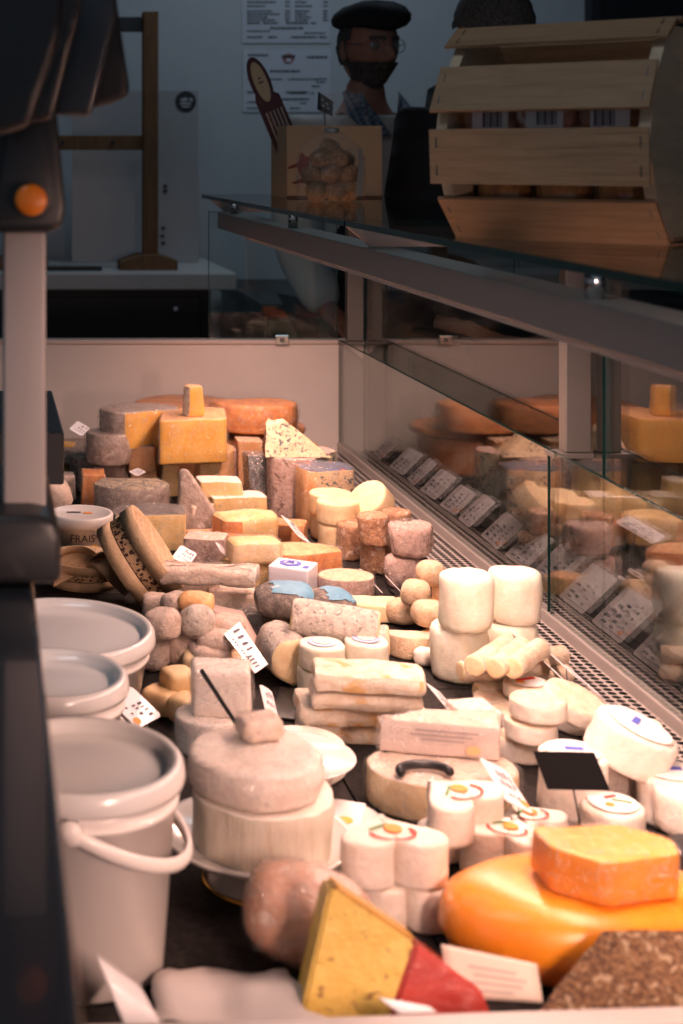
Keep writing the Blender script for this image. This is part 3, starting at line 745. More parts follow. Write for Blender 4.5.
for j in range(9):
    z = .012+j*.0115; a = R(-48+j*1.5); r = .0700 if j < 7 else .066
    for s in (-1, 1):
        aa = a+s*.16; pts.append(Vector((r*cos(aa), r*sin(aa)*.90, z)))
lb = link_mesh('label', pts, [(2*j, 2*j+1, 2*j+3, 2*j+2) for j in range(8)], plain('bag_label', (.62,.60,.55), .5), bag)
V, Fs = text_mesh('Can', .012); a = R(-40)
V = [Vector((v.x*.45*sin(-a)+.0555*1.0, -.0455+v.x*.45*cos(-a)*0-.0015, v.y+.086)) for v in V]
link_mesh('lettering', V, Fs, INK, lb, False)
rnd = random.Random(4); BIS = cheese('biscuit', (.46,.27,.13), (.30,.15,.065), 60, .8, .002, 0, .05)
spots = [(-.030,-.012,.020),(.006,-.020,.022),(.036,-.004,.020),(-.014,.020,.020),(.024,.020,.022),(-.034,.002,.052),(-.002,-.020,.056),(.034,-.010,.054),(.012,.018,.054),(-.020,-.012,.085),(.014,-.014,.088),(.030,.010,.084),(-.016,.014,.086),(.0,.002,.108)]
for i, (x, y, z) in enumerate(spots):
    b_, _ = lump('biscuit', 'brown biscuit inside the clear bag', 'biscuit', (BX+x, BY+y, SH+z), .023, .020, .018, BIS, (rnd.uniform(-.6,.6), rnd.uniform(-.6,.6), rnd.uniform(0,3)), .8, .003, 40, 'biscuits in the clear bag', nu=16, nv=10)

# ------------------------------------------------------------------ people
SKIN = cheese('skin', (.42,.22,.16), (.36,.17,.12), 20, .55, .0004, 0, .15)
def skin_mesh(name, pts, edges, radii, mat, parent=None, sub=2):
    me = bpy.data.meshes.new(name); me.from_pydata(pts, edges, []); me.update()
    o = bpy.data.objects.new(name, me); COL.objects.link(o)
    sk = o.modifiers.new('skin', 'SKIN'); me.skin_vertices[0].data[0].use_root = True
    for i, r in enumerate(radii): me.skin_vertices[0].data[i].radius = (r, r) if not isinstance(r, tuple) else r
    ss = o.modifiers.new('sub', 'SUBSURF'); ss.levels = sub; ss.render_levels = sub
    dg = bpy.context.evaluated_depsgraph_get(); m2 = bpy.data.meshes.new_from_object(o.evaluated_get(dg))
    bpy.data.objects.remove(o); m2.materials.clear(); m2.materials.append(mat); m2.name = name
    m2.polygons.foreach_set('use_smooth', [True]*len(m2.polygons))
    o = bpy.data.objects.new(name, m2); COL.objects.link(o)
    if parent is not None: o.parent = parent
    return o
def head_surface(v):
    """unit direction (y = face forward) to a point of the head surface, metres from the head centre"""
    x, y, z = v; w = .077; d = .098; h = .120
    if z < 0: w *= 1-.46*(-z)**1.3; d *= 1-.16*(-z)**2
    p = Vector((x*w, y*d, z*h))
    g = lambda cx, cz, sx, sz: math.exp(-((p.x-cx)/sx)**2-((p.z-cz)/sz)**2)
    if y > 0:
        p.y += .036*g(0,-.022,.012,.014)+.022*g(0,.000,.010,.022)-.010*g(.031,.010,.018,.013)-.010*g(-.031,.010,.018,.013)
        p.y += .006*g(0,.028,.045,.010)+.007*g(0,-.050,.022,.008)-.004*g(0,-.058,.020,.004)+.010*g(0,-.092,.022,.016)
    return p
def shell(name, keep, off, mat, parent, M, n=(48,32)):
    V = []; U = []; nu, nv = n
    for j in range(nv+1):
        ph = -pi/2+pi*j/nv
        for i in range(nu):
            th = 2*pi*i/nu; u = Vector((cos(ph)*cos(th), cos(ph)*sin(th), sin(ph))); U.append(u)
            k = off(u) if callable(off) else off
            V.append(M @ (head_surface(u)+u*k))
    Fs = [(j*nu+i, j*nu+(i+1)%nu, (j+1)*nu+(i+1)%nu, (j+1)*nu+i) for j in range(nv) for i in range(nu)]
    Fs = [f for f in Fs if keep(sum((U[q] for q in f), Vector())/4)]
    idx = {}; vs = []; ff = []
    for f in Fs:
        g = []
        for i in f:
            if i not in idx: idx[i] = len(vs); vs.append(V[i])
            g.append(idx[i])
        ff.append(tuple(g))
    return vs, ff
def person(label, X, Y, height, yaw, head_yaw, top, legs, parts):
    """standing figure; local +y is where it faces, origin at the feet"""
    k = height/1.80
    root = thing('person', label, 'person', (X, Y, 0), (0, 0, R(yaw)))
    P = {}; pts = []; rad = []; edges = []
    def add(n, p, r, to=None):
        P[n] = len(pts); pts.append(Vector(p)*k); rad.append(r*k if not isinstance(r, tuple) else (r[0]*k, r[1]*k))
        if to: edges.append((P[to], P[n]))
    add('pelvis', (0,0,.94), .13); add('waist', (0,.0,1.10), .12, 'pelvis'); add('chest', (0,0,1.30), .135, 'waist'); add('upper', (0,0,1.445), .10, 'chest'); add('nbase', (0,0,1.49), .072, 'upper')
    add('neck', (0,.0,1.545), .056, 'nbase'); add('skull', (0,.012,1.62), .060, 'neck')
    for s, n in ((1,'r'),(-1,'l')):
        add('sh'+n, (s*.18,0,1.435), .060, 'upper'); add('el'+n, (s*.225,.0,1.14), .044, 'sh'+n); add('wr'+n, (s*.20,.16,.96), .028, 'el'+n)
        add('pa'+n, (s*.20,.23,.93), .030, 'wr'+n)
        for f, (dx, l) in enumerate(((-.030,.065),(-.010,.078),(.010,.074),(.030,.060))):
            add('f%d%s' % (f, n), (s*.20+dx,.265,.925), .0095, 'pa'+n); add('g%d%s' % (f, n), (s*.20+dx,.265+l*.55,.910), .0088, 'f%d%s' % (f, n)); add('h%d%s' % (f, n), (s*.20+dx,.265+l*.85,.888), .0078, 'g%d%s' % (f, n))
        add('t0'+n, (s*.16,.235,.925), .011, 'pa'+n); add('t1'+n, (s*.145,.275,.912), .0095, 't0'+n)
        add('hip'+n, (s*.095,0,.88), .095, 'pelvis'); add('kn'+n, (s*.10,.01,.49), .058, 'hip'+n); add('an'+n, (s*.105,-.02,.10), .036, 'kn'+n); add('toe'+n, (s*.115,.15,.035), .034, 'an'+n)
    body = skin_mesh('body', pts, edges, rad, SKIN, root, 2)
    HM = Matrix.Translation(Vector((0,.02,1.685))*k) @ Matrix.Rotation(R(head_yaw), 4, 'Z') @ Matrix.Rotation(R(-4), 4, 'X') @ Matrix.Scale(k, 4)
    # head joined into the body mesh so that the figure is one surface
    vs, ff = shell('h', lambda u: True, 0, SKIN, None, HM)
    for s in (-1, 1):
        b0 = len(vs)
        for j in range(7):
            for i in range(10):
                ph = -pi/2+pi*j/6; th = 2*pi*i/10; vs.append(HM @ Vector((s*(.076+.010*cos(ph)*cos(th)), -.004+.017*cos(ph)*sin(th), -.004+.032*sin(ph))))
        for j in range(6):
            for i in range(10): ff.append((b0+j*10+i, b0+j*10+(i+1)%10, b0+(j+1)*10+(i+1)%10, b0+(j+1)*10+i))
    bm = bmesh.new(); bm.from_mesh(body.data); bv = [bm.verts.new(v) for v in vs]
    for f in ff:
        try: fc = bm.faces.new([bv[i] for i in f]); fc.smooth = True
        except ValueError: pass
    bmesh.ops.remove_doubles(bm, verts=bm.verts[:], dist=1e-6); bm.to_mesh(body.data); bm.free()
    # clothes
    def sub(names, grow, name, mat, extra=()):
        ids = [P[n] for n in names]; mp = {a: i for i, a in enumerate(ids)}
        pp_ = [pts[i] for i in ids]; rr = [(rad[i] if not isinstance(rad[i], tuple) else rad[i][0])+grow*k for i in ids]
        ee = [(mp[a], mp[b]) for a, b in edges if a in mp and b in mp]
        return skin_mesh(name, pp_, ee, rr, mat, root, 2)
    sub(['pelvis','waist','chest','upper','nbase','shr','elr','wrr','shl','ell','wrl'], top[1], top[2], top[0])
    sub(['pelvis','hipr','knr','anr','hipl','knl','anl'], .016, 'trousers', legs)
    for s in 'rl':
        sub(['an'+s, 'toe'+s], .010, 'shoe', BLACK)
    parts(root, HM, k, P, pts)
    return root
HAIR = cheese('grey_hair', (.14,.13,.125), (.05,.045,.042), 90, .8, .002, 0, 0)
BEARD = cheese('grey_beard', (.16,.13,.12), (.05,.035,.03), 90, .85, .003, 0, 0)
def part_shell(name, keep, off, mat, root, HM):
    vs, ff = shell(name, keep, off, mat, root, HM); return link_mesh(name, vs, ff, mat, root)
def man_beret(root, HM, k, P, pts):
    part_shell('hair', lambda u: u.z > -.35 and u.y < .15+.2*u.z, lambda u: .006+.003*noise.noise(u*9), HAIR, root, HM)
    part_shell('beard', lambda u: u.z < -.30 and u.y > -.05 and not (abs(u.x) < .26 and -.50 < u.z < -.42 and u.y > .5), lambda u: .007+.005*noise.noise(u*11), BEARD, root, HM)
    part_shell('moustache', lambda u: -.42 < u.z < -.26 and abs(u.x) < .34 and u.y > .3, .010, BEARD, root, HM)
    for s_ in (-1, 1): part_shell('eyebrow', lambda u: .17 < u.z < .25 and .14 < u.x*s_ < .62 and u.y > .3, .005, HAIR, root, HM)
    # beret
    V = []; n = 40
    prof = [(.072,.058),(.082,.056),(.098,.064),(.106,.080),(.102,.098),(.082,.118),(.050,.130),(.0,.133)]
    for r, z in prof:
        for i in range(n):
            a = 2*pi*i/n; w = Vector((r*cos(a)*1.0, r*sin(a)*1.12, z)); w.y += (z-.05)*.35; w.z += .10*w.y*(-.15)+.004*sin(3*a)
            V.append(HM @ (w+Vector((0,-.004,.0))))
    link_mesh('beret', V, [(j*n+i, j*n+(i+1)%n, (j+1)*n+(i+1)%n, (j+1)*n+i) for j in range(len(prof)-1) for i in range(n)], cheese('felt', (.012,.013,.016), (.02,.02,.024), 50, .95, .001, 0, 0), root)
    gl = None
    for s in (-1, 1):
        c = Vector((s*.032,.104,.008)); pp_ = [c+Vector((.022*cos(a*pi/12), -.004*abs(cos(a*pi/12)), .018*sin(a*pi/12))) for a in range(25)]
        gl = MB().tube(pp_, .0012, 6, 1, HM).build('glasses_rim', CHROME, root); link_mesh('lens', [HM @ p for p in pp_[:-1]], [tuple(range(24))], GLASS, gl, False)
    MB().tube([(-.010,.106,.012),(0,.109,.016),(.010,.106,.012)], .0012, 6, 1, HM).build('glasses_bridge', CHROME, root)
    for s in (-1, 1): MB().tube([(s*.054,.098,.012),(s*.072,.05,.012),(s*.078,-.01,.010)], .0013, 6, 1, HM).build('glasses_arm', CHROME, root)
    for s in (-1, 1):
        e, _ = lump('eye', '', '', (0,0,0), .012, .011, .012, plain('eye', (.30,.28,.26), .2), parent=root, amp=0, e=1); e.matrix_local = HM @ Matrix.Translation((s*.031,.082,.009))
    part_shell('lips', lambda u: -.50 < u.z < -.42 and abs(u.x) < .24 and u.y > .5, .0035, plain('lips', (.35,.14,.11), .5), root, HM)
    # checked collar and apron bib
    CH = bpy.data.materials.new('checked_cloth'); CH.use_nodes = True; t = CH.node_tree; p = t.nodes['Principled BSDF']
    v = coords(t); ck = t.nodes.new('ShaderNodeTexChecker'); ck.inputs['Scale'].default_value = 75; ck.inputs[1].default_value = (.26,.33,.42,1); ck.inputs[2].default_value = (.08,.13,.20,1)
    t.links.new(v, ck.inputs['Vector']); t.links.new(ck.outputs[0], p.inputs['Base Color'])
    for s in (-1, 1):
        V = [Vector(q)*k for q in ((s*.006,.142,1.44),(s*.062,.148,1.435),(s*.110,.095,1.495),(s*.088,.030,1.560),(s*.062,.086,1.548))]
        link_mesh('collar', V+[q+Vector((0,.006,.004)) for q in V], [(0,1,2,3,4),(9,8,7,6,5),(0,5,6,1),(1,6,7,2),(2,7,8,3),(3,8,9,4),(4,9,5,0)], CH, root, False)
    AP = plain('apron_navy', (.012,.014,.022), .8); V = []; Fs = []
    for j in range(12):
        z = 1.24-.075*j
        for i in range(13):
            a = -1+i/6; w = (.13 if j < 1 else .17 if j < 3 else .20); x = a*w; V.append(Vector((x, .175*math.sqrt(max(.05, 1-(x/.25)**2))+.0, z))*k)
    for j in range(11):
        for i in range(12): Fs.append((j*13+i, j*13+i+1, (j+1)*13+i+1, (j+1)*13+i))
    link_mesh('apron', V, Fs, AP, root)
    for s in (-1, 1): MB().tube([Vector(q)*k for q in ((s*.11,.165,1.27),(s*.105,.15,1.36),(s*.10,.09,1.455),(s*.085,.02,1.49),(s*.07,-.06,1.47))], .016*k, 8, 1).build('apron_strap', AP, root, True)
person('man in a black beret, glasses and dark apron behind the shelf', 1.09, 4.25, 1.82, 196, 2,
       (plain('white_shirt', (.62,.62,.60), .8), .030, 'shirt'), plain('dark_trousers', (.02,.02,.025), .8), man_beret)
PUFF = bpy.data.materials.new('puffer'); PUFF.use_nodes = True; _t = PUFF.node_tree; _p = _t.nodes['Principled BSDF']
_p.inputs['Base Color'].default_value = (.008,.009,.013,1); _p.inputs['Roughness'].default_value = .85
_w = _t.nodes.new('ShaderNodeTexWave'); _w.bands_direction = 'Z'; _w.inputs['Scale'].default_value = 5.5; _w.inputs['Distortion'].default_value = .5
_c = _t.nodes.new('ShaderNodeTexCoord'); _t.links.new(_c.outputs['Object'], _w.inputs['Vector']); _t.links.new(bump(_t, _w.outputs[1], .005), _p.inputs['Normal'])
def man_scarf(root, HM, k, P, pts):
    part_shell('hair', lambda u: u.z > -.45 and u.y < .45+.35*u.z and not (abs(u.x) > .8 and u.z < .05 and u.y > -.1), lambda u: .012+.004*noise.noise(u*9), HAIR, root, HM)
    SC = cheese('grey_scarf', (.10,.11,.13), (.02,.024,.035), 260, .9, .002, 0, 0)
    V = []; n = 32
    for r, z in ((.075,1.50),(.120,1.475),(.142,1.50),(.138,1.55),(.112,1.60),(.080,1.59)):
        for i in range(n):
            a = 2*pi*i/n; rr = r*(1+.08*sin(5*a+z*40)); V.append(Vector((rr*cos(a), rr*sin(a), z+.012*sin(a*2)))*k)
    link_mesh('scarf', V, [(j*n+i, j*n+(i+1)%n, (j+1)*n+(i+1)%n, (j+1)*n+i) for j in range(5) for i in range(n)], SC, root)
    V = []
    for r, z in ((.20,1.42),(.172,1.48),(.162,1.55),(.145,1.56),(.130,1.48)):
        for i in range(n): a = 2*pi*i/n; V.append(Vector((r*cos(a), r*sin(a), z))*k)
    link_mesh('jacket_collar', V, [(j*n+i, j*n+(i+1)%n, (j+1)*n+(i+1)%n, (j+1)*n+i) for j in range(4) for i in range(n)], PUFF, root)
person('grey-haired person in a dark puffer jacket seen from behind the crate', 1.225, 3.53, 1.81, 14, 0,
       (PUFF, .045, 'puffer_jacket'), plain('dark_trousers', (.02,.02,.025), .8), man_scarf)

# ------------------------------------------------------------------ buckets and tubs
def bucket(label, cx, cy, r, H, handle=True):
    g = thing('plastic_bucket', label, 'bucket', (cx, cy, DZ+.0005), group='white plastic buckets with lids')
    rb = r*.80; rt = r*.93
    MB().lathe([(0,0),(rb-.004,0),(rb,.004),(rt-.001,H-.034),(rt+.002,H-.034),(rt+.002,H-.030),(rt,H-.030),(rt,H-.016)], 56).build('bucket_body', WHITE_P, g, True)
    MB().lathe([(rt+.001,H-.020),(r,H-.019),(r+.0015,H-.014),(r,H-.004),(r-.003,H),(r-.008,H),(r-.011,H-.003),(r-.013,H-.010),(r-.018,H-.011),(r*.66,H-.0105),(0,H-.0105)], 56).build('lid', LID_P, g, True)
    if handle:
        a = Vector((cos(R(-100)), sin(R(-100)), 0)); b = Vector((cos(R(-10)), sin(R(-10)), 0)); z0 = H-.030
        pts = []
        for i in range(33):
            t = pi*i/32; q = a*cos(t)*(rt+.006)+b*sin(t)*(r+.004); q.z = z0-.046*sin(t)
            pts.append(q)
        h_ = MB().tube(pts, .0062, 10, .6).build('handle', WHITE_P, g, True)
        for s in (0, -1):
            q = pts[s]; MB().lathe([(0,-.004),(.010,-.004),(.010,.004),(0,.004)], 18, Matrix.Translation(q) @ Vector((q.x,q.y,0)).to_track_quat('Z','Y').to_matrix().to_4x4()).build('handle_boss', WHITE_P, h_, True)
    return g
bucket('nearest large white bucket with its handle hanging down', .084, 1.285, .088, .18)
bucket('white bucket just behind the nearest one, the smallest lid of the three', .072, 1.575, .080, .150)
bucket('furthest of the white buckets, widest and with a beige rim', .091, 1.83, .118, .118, False)

fx, fy = D(83, 572, 0)
g = thing('cheese_tub', 'round white plastic tub lettered FRAIS near the scale post', 'tub', (fx, fy+.055, DZ+.0005))
MB().lathe([(0,0),(.043,0),(.046,.003),(.0505,.074),(.0515,.074)], 44).build('tub_body', WHITE_P, g, True)
ld = MB().lathe([(.0505,.067),(.055,.067),(.0555,.084),(.054,.087),(.049,.087),(.047,.0845),(0,.0845)], 44).build('lid', plain('tub_lid', (.70,.68,.66), .35, 0, .2), g, True)
flat_patch('print', quad(-.012,.006,.024,.006), .0850, INK, ld); flat_patch('print', quad(.012,.002,.014,.008), .0850, PRINT_O, ld)
def wraptext(body, size, r, a0, z0, mat, parent, k=1):
    V, Fs = text_mesh(body, size); W = []
    for v in V:
        a = R(a0)+v.x*k/r; z = z0+v.y; rr = r+(z-.04)*.09; W.append((rr*cos(a), rr*sin(a), z))
    return link_mesh('lettering', W, Fs, mat, parent, False)
wraptext('FRAIS', .0175, .0492, -90, .053, BLACK, g); wraptext('MG', .010, .0492, -56, .055, BLACK, g)
def wrapdot(r0, a0, z0, rr, mat, off=0):
    W = []; 
    for i in range(20):
        a = R(a0)+rr*cos(i*pi/10)/r0; z = z0+rr*sin(i*pi/10); q = r0+(z-.04)*.09+off; W.append((q*cos(a), q*sin(a), z))
    return link_mesh('seal', W, [tuple(range(20))], mat, g, False)
wrapdot(.0492, -66, .035, .0080, PRINT_Y); wrapdot(.0492, -66, .035, .0055, PRINT_R, .0006)

# round wooden boxes
def wood_box(label, r, H, tilt=False):
    g = thing('wooden_cheese_box', label, 'cheese box', group='round wooden cheese boxes')
    MB().lathe([(0,.001),(r-.002,.001),(r-.002,0),(r,0),(r,H*.36),(r-.002,H*.36)], 56).build('box_base', W_PALE, g, True)
    pb = MB().lathe([(r-.0025,H*.34),(r-.0025,H*.68)], 56).build('printed_band', plain('band_tan', (.50,.33,.18), .7), g, True)
    m = MB(); rnd = random.Random(7); q = r-.0018
    for k in range(30):                    # dark figures printed round the band
        a0 = 2*pi*k/30
        for j in range(7):
            a = a0+rnd.uniform(0,.14); w = rnd.uniform(.02,.09); z = H*rnd.uniform(.37,.62); h_ = H*rnd.uniform(.02,.10)
            v = []
            for (u, zz) in ((0,0),(.5,.0),(1,.2),(1,.8),(.5,1),(0,.7)): v.append((q*cos(a+w*u), q*sin(a+w*u), z+h_*zz))
            m.add(v, [tuple(range(6))])
    m.lathe([(q,H*.36),(q,H*.385)], 56); m.lathe([(q,H*.655),(q,H*.68)], 56)
    m.build('print', plain('dark_print', (.05,.02,.018), .7), pb)
    ld = MB().lathe([(r,H*.68),(r+.002,H*.66),(r+.002,H),(r,H+.001),(r-.004,H-.001),(0,H-.001)], 56)
    ld = ld.build('lid', W_PALE, g, True)
    m = MB()
    for rr, nn in ((.80,26),(.62,18),(.40,12)):
        for k in range(nn):
            a = 2*pi*k/nn; w = .11/rr*.55
            m.add([(r*rr*cos(a), r*rr*sin(a), H-.0003), (r*(rr+.07)*cos(a+.02), r*(rr+.07)*sin(a+.02), H-.0003), (r*(rr+.06)*cos(a+w), r*(rr+.06)*sin(a+w), H-.0003), (r*(rr+.01)*cos(a+w*.8), r*(rr+.01)*sin(a+w*.8), H-.0003)], [(0,1,2,3)])
    m.build('print', plain('reddish_print', (.36,.16,.10), .7), ld)
    return g
b = wood_box('round wooden cheese box tipped up on its edge, dark cow print round its side', .070, .066)
face_axis(b, CH(140, 557, .0785), (.80, -.10, .56), .066, 10)
bx, by = D(88, 585, .012)
b = wood_box('round wooden cheese box lying flat in front of the FRAIS tub', .060, .040); b.location = (bx-.004, by+.055, DZ+.0025); b.rotation_euler = (R(2), 0, .6)
for i, (lab, x, y, z, rot, s) in enumerate((('broken half of a thin wooden box between the flat box and the furthest bucket', 78, 586, .014, (R(35), R(-20), R(20)), 1.0), ('thin wooden box half with dark print leaning beside the furthest bucket', 108, 590, .016, (R(28), R(38), R(-25)), .9))):
    X, Y = D(x, y+12, 0)
    g = thing('wooden_box_half', lab, 'cheese box', (X, Y+.03, DZ+.026), rot, 'wooden box halves')
    pts = [(.042*s*cos(R(a)), .042*s*sin(R(a)), 's') for a in range(0, 181, 15)]
    V, Fc = solid(rpoly(pts, .002), .004, br=.0005, amp=0, nz=1); emit(V, Fc, [('board', W_PALE, '*')], g)
    W = []; 
    for a in range(0, 181, 12): W += [(.043*s*cos(R(a)), .043*s*sin(R(a)), .0), (.043*s*cos(R(a)), .043*s*sin(R(a)), .022)]
    W += [(x_*.975, y_*.975, z_) for x_, y_, z_ in W]; n = 32
    Fs = []
    for k in range(15): a = 2*k; Fs += [(a, a+2, a+3, a+1), (n+a, n+a+1, n+a+3, n+a+2), (a+1, a+3, n+a+3, n+a+1), (a, n+a, n+a+2, a+2)]
    link_mesh('hoop', W, Fs, W_PALE, g)

# ------------------------------------------------------------------ back of the case
G1 = 'large cut cheeses at the far end'
# underlying wheels that carry the back pieces
wheel('pale brown wheel, bottom one in the far left corner', 128, 487, 78, 26, 0, BRN, group=G1)
wheel('flat grey wheel by the far end of the case, behind the wrapped drum', 84, 470, 72, 18, .0, GREY, group=G1)
wheel('flat grey-topped wheel lying on another at the far left', 84, 466, 62, 14, .040, GREY, group=G1)
wheel('thick pale wheel under the big orange-rind wedge', 192, 497, 84, 42, 0, ORGP, group=G1)
wheel('bottom orange wheel at the far wall', 252, 478, 92, 36, 0, ORG, group=G1, br=.008)
o, H, r, yc = wheel('orange wheel lying second from the bottom at the far wall', 262, 440, 84, 8, .079, ORG, group=G1, br=.006)
# orange half wheel on top (right)
T('round_cheese', 'orange half wheel topmost beside the far wall', 'cheese', rpoly([(-.110,.03,'c'),(-.09,-.035,'r'),(-.045,-.060,'r'),(.01,-.070,'r'),(.062,-.055,'r'),(.085,.0,'c'),(.05,.055,'c')], .02), .062, ((258+15)/F*3.26, 3.24, DZ+.099),
  [('rind', ORG, 'rtb'), ('paste', ORGP, 'c')], 0, G1, br=.008, bulge=.003)
# big wedge with orange top and yellow faces
T('cheese_wedge', 'big yellow wedge with an orange rind top, a small wedge standing on it', 'cheese', rpoly([(-.075,-.055,'c'),(.065,-.030,'c'),(.080,.100,'r'),(.02,.120,'r'),(-.055,.055,'r')], .012), .088, ((193+15)/F*2.98, 2.985, DZ+.086),
  [('paste', YEL, 'cb'), ('rind', ORGP, 'rt')], 0, G1, br=.004)
T('cheese_wedge', 'small standing wedge on top of the big yellow wedge', 'cheese', rpoly([(-.022,-.006,'r'),(-.010,-.020,'c'),(.022,-.014,'c'),(.018,.018,'c'),(-.010,.020,'r')], .003), .060, ((192+15)/F*3.0, 2.99, DZ+.1745),
  [('paste', YEL, 'cb'), ('rind', GREYP, 'r'), ('tip', ORGP, 't')], 0, G1, br=.003, top=.85)
# yellow half wheel with grey rind
wheel('orange wheel lying flat behind the yellow half wheel', 187, 436, 104, 24, .092, ORG, group=G1, br=.006)
T('cheese_wedge', 'yellow cut half wheel with a thick grey rind at the far left', 'cheese', rpoly([(-.085,-.005,'r'),(-.060,-.045,'r'),(-.035,-.055,'c'),(.02,-.025,'c'),(.075,-.010,'c'),(.085,.03,'r'),(.04,.065,'r'),(-.03,.07,'r'),(-.07,.04,'r')], .01), .078, ((140+15)/F*3.05, 3.06, DZ+.0985),
  [('paste', YEL, 'c'), ('rind', WRAPG, 'rtb')], 0, G1, br=.005)
o, H, y_ = block('orange block with a navy and red label under the yellow half wheel', 143, 498, 26, 30, .07, .0, mat=ORGP, name='cheese_block', group=G1)
o, H, y_ = block('orange block resting under the yellow half wheel, label on top', 143, 473, 27, 26, .075, .052, [('paste', ORGP, 'fb'), ('label', NAVY, 't')], group=G1)
# film wrapped drum
o, H, r, yc = wheel('brown slab under the film-wrapped drum', 112, 492, 64, 10, .0, BRN, group=G1)
wheel('brown film-wrapped wheel below the round wrapped drum', 116, 485, 58, 22, .022, WRAPG, group=G1)
wheel('round drum wrapped in shiny film by the black ledge', 109, 467, 45, 31, .069, WRAPG, group=G1, bulge=.003)
block('dark olive wedge behind the black ledge', 80, 492, 16, 32, .05, 0, mat=DARKG, group=G1, rz=10)
block('orange block half hidden by the black ledge', 62, 480, 26, 34, .05, .0, mat=YEL, group=G1)
block('pale wrapped block beside the scale post', 62, 500, 26, 24, .04, .0, mat=WRAP, group=G1)
lump('wrapped_cheese', 'lumpy film-wrapped cheese right beside the scale post', 'cheese', (D(52,520)[0], D(52,520)[1]+.04, DZ+.039), .040, .035, .034, WRAP, amp=.006, group=G1)
# small ones between
block('orange block peeping out behind the speckled half wheel', 93, 509, 24, 34, .06, 0, mat=ORG, group=G1)
T('round_cheese', 'thick half wheel with a dark speckled top and brown rind', 'cheese', rpoly([(.073*cos(R(a)), .05*sin(R(a))-.0, 's') for a in range(180, 361, 12)]+[(.055,.045,'s'),(-.055,.045,'s')], .01), .068, ((131+15)/F*2.86, 2.85, DZ+.0005),
  [('rind', WRAPG, 'sb'), ('speckled_top', MOLDT, 't')], 0, G1, br=.004)
T('cheese_wedge', 'yellow-faced block with a dark slate rind top', 'cheese', rpoly([(-.070,-.020,'r'),(-.062,-.040,'c'),(.064,-.032,'c'),(.070,.030,'c'),(.02,.055,'r'),(-.05,.035,'r')], .006), .066, ((148+15)/F*2.645, 2.645, DZ+.0005),
  [('paste', YELP, 'c'), ('rind', DTOP, 'rtb')], 0, G1, br=.003)
block('pale yellow wedge leaning behind the grey wrapped wedge', 168, 497, 18, 32, .05, 0, mat=YELP, group=G1, lean=(.1,0))
# tall grey wrapped wedge, point up
m = link_mesh('cheese_wedge', *(lambda P: (P, [(0,3,2,1),(0,1,5,4),(1,2,6,5),(2,3,7,6),(3,0,4,7),(4,5,6,7)]))([(-.024,-.03,0),(.075,-.045,0),(.080,.025,0),(-.020,.035,0),(-.020,-.008,.122),(-.006,-.012,.124),(.0,.012,.118),(-.018,.012,.118)]), WRAPG)
tag(m, 'tall pointed wedge in grey wrapping, tip up', 'cheese', G1); m.location = ((190+15)/F*2.72, 2.73, DZ+.0005)
bv = m.modifiers.new('b', 'BEVEL'); bv.width = .006; bv.segments = 3
block('yellow wedge standing behind the cut brie pieces', 204, 500, 22, 36, .04, .0, mat=YELP, group=G1, lean=(.1,0), rz=20)
block('yellow piece low under the far wedge', 205, 478, 24, 30, .05, 0.03, mat=YELP, group=G1)
GB = 'cut brie pieces'
o, H, y_ = block('lower brie piece, white top and yellow cut face', 236, 528, 58, 30, .055, 0, [('paste', YELP, 'fb'), ('rind', WHITE, 't')], rz=14, group=GB, amp=.002)
block('upper brie piece, white crust and golden cut face', 219, 499, 44, 17, .055, .0505, [('paste', YELP, 'fb'), ('rind', WHITE, 't')], rz=-6, group=GB, amp=.002)
block('pinkish wrapped block behind the brie pieces', 229, 484, 28, 34, .05, .0, mat=PINKG, group=G1)
block('beige cut block under the orange half wheel', 249, 486, 26, 44, .06, .0, [('paste', ORGP, 'fb'), ('rind', TAN, 't')], group=G1)
block('silver foil-wrapped wedge with red print beside the large blue cheese', 260, 512, 23, 56, .05, .0, mat=FOIL, group=G1, rz=12, amp=.003, lean=(-.08,0), name='foil_wrapped_cheese')
# blue cheeses
T('blue_cheese', 'large drum half of blue cheese with brown rind and greenish cut side', 'blue cheese', rpoly([(-.072,-.010,'r'),(-.066,-.045,'r'),(-.035,-.062,'r'),(.010,-.060,'c'),(.078,.030,'c'),(.060,.070,'c'),(-.04,.06,'r')], .01), .115, ((302+15)/F*2.90, 2.905, DZ+.0005),
  [('rind', PINKG, 'rtb'), ('cut_face', BLUEG, 'c')], 0, 'blue cheeses', br=.004)
P = [(-.062,-.045,0),(.066,-.050,0),(.052,.055,0),(-.05,.055,0),(-.052,-.004,.060),(-.022,-.010,.068),(.056,.022,.008),(-.040,.045,.060)]
g = thing('blue_cheese', 'slanting blue cheese wedge lying on the large blue drum', 'blue cheese', ((293+15)/F*2.90, 2.905, DZ+.1165), group='blue cheeses')
def hull_part(name, P, fs, mat, parent, cuts=5, amp=.0014):
    bm = bmesh.new(); vs = [bm.verts.new(p) for p in P]
    for f in fs: bm.faces.new([vs[i] for i in f])
    bmesh.ops.subdivide_edges(bm, edges=bm.edges[:], cuts=cuts, use_grid_fill=True)
    for v in bm.verts: v.co += noise.noise_vector((v.co+Vector(P[0]))*60)*amp
    bm.verts.index_update(); o = link_mesh(name, [v.co.copy() for v in bm.verts], [tuple(v.index for v in f.verts) for f in bm.faces], mat, parent); bm.free(); return o
hull_part('cut_face', P, [(0,1,5,4),(4,5,6,7),(5,1,2,6)], BLUE, g, 8); hull_part('rind', P, [(3,0,4,7),(2,3,7,6),(3,2,1,0)], BRN, g)
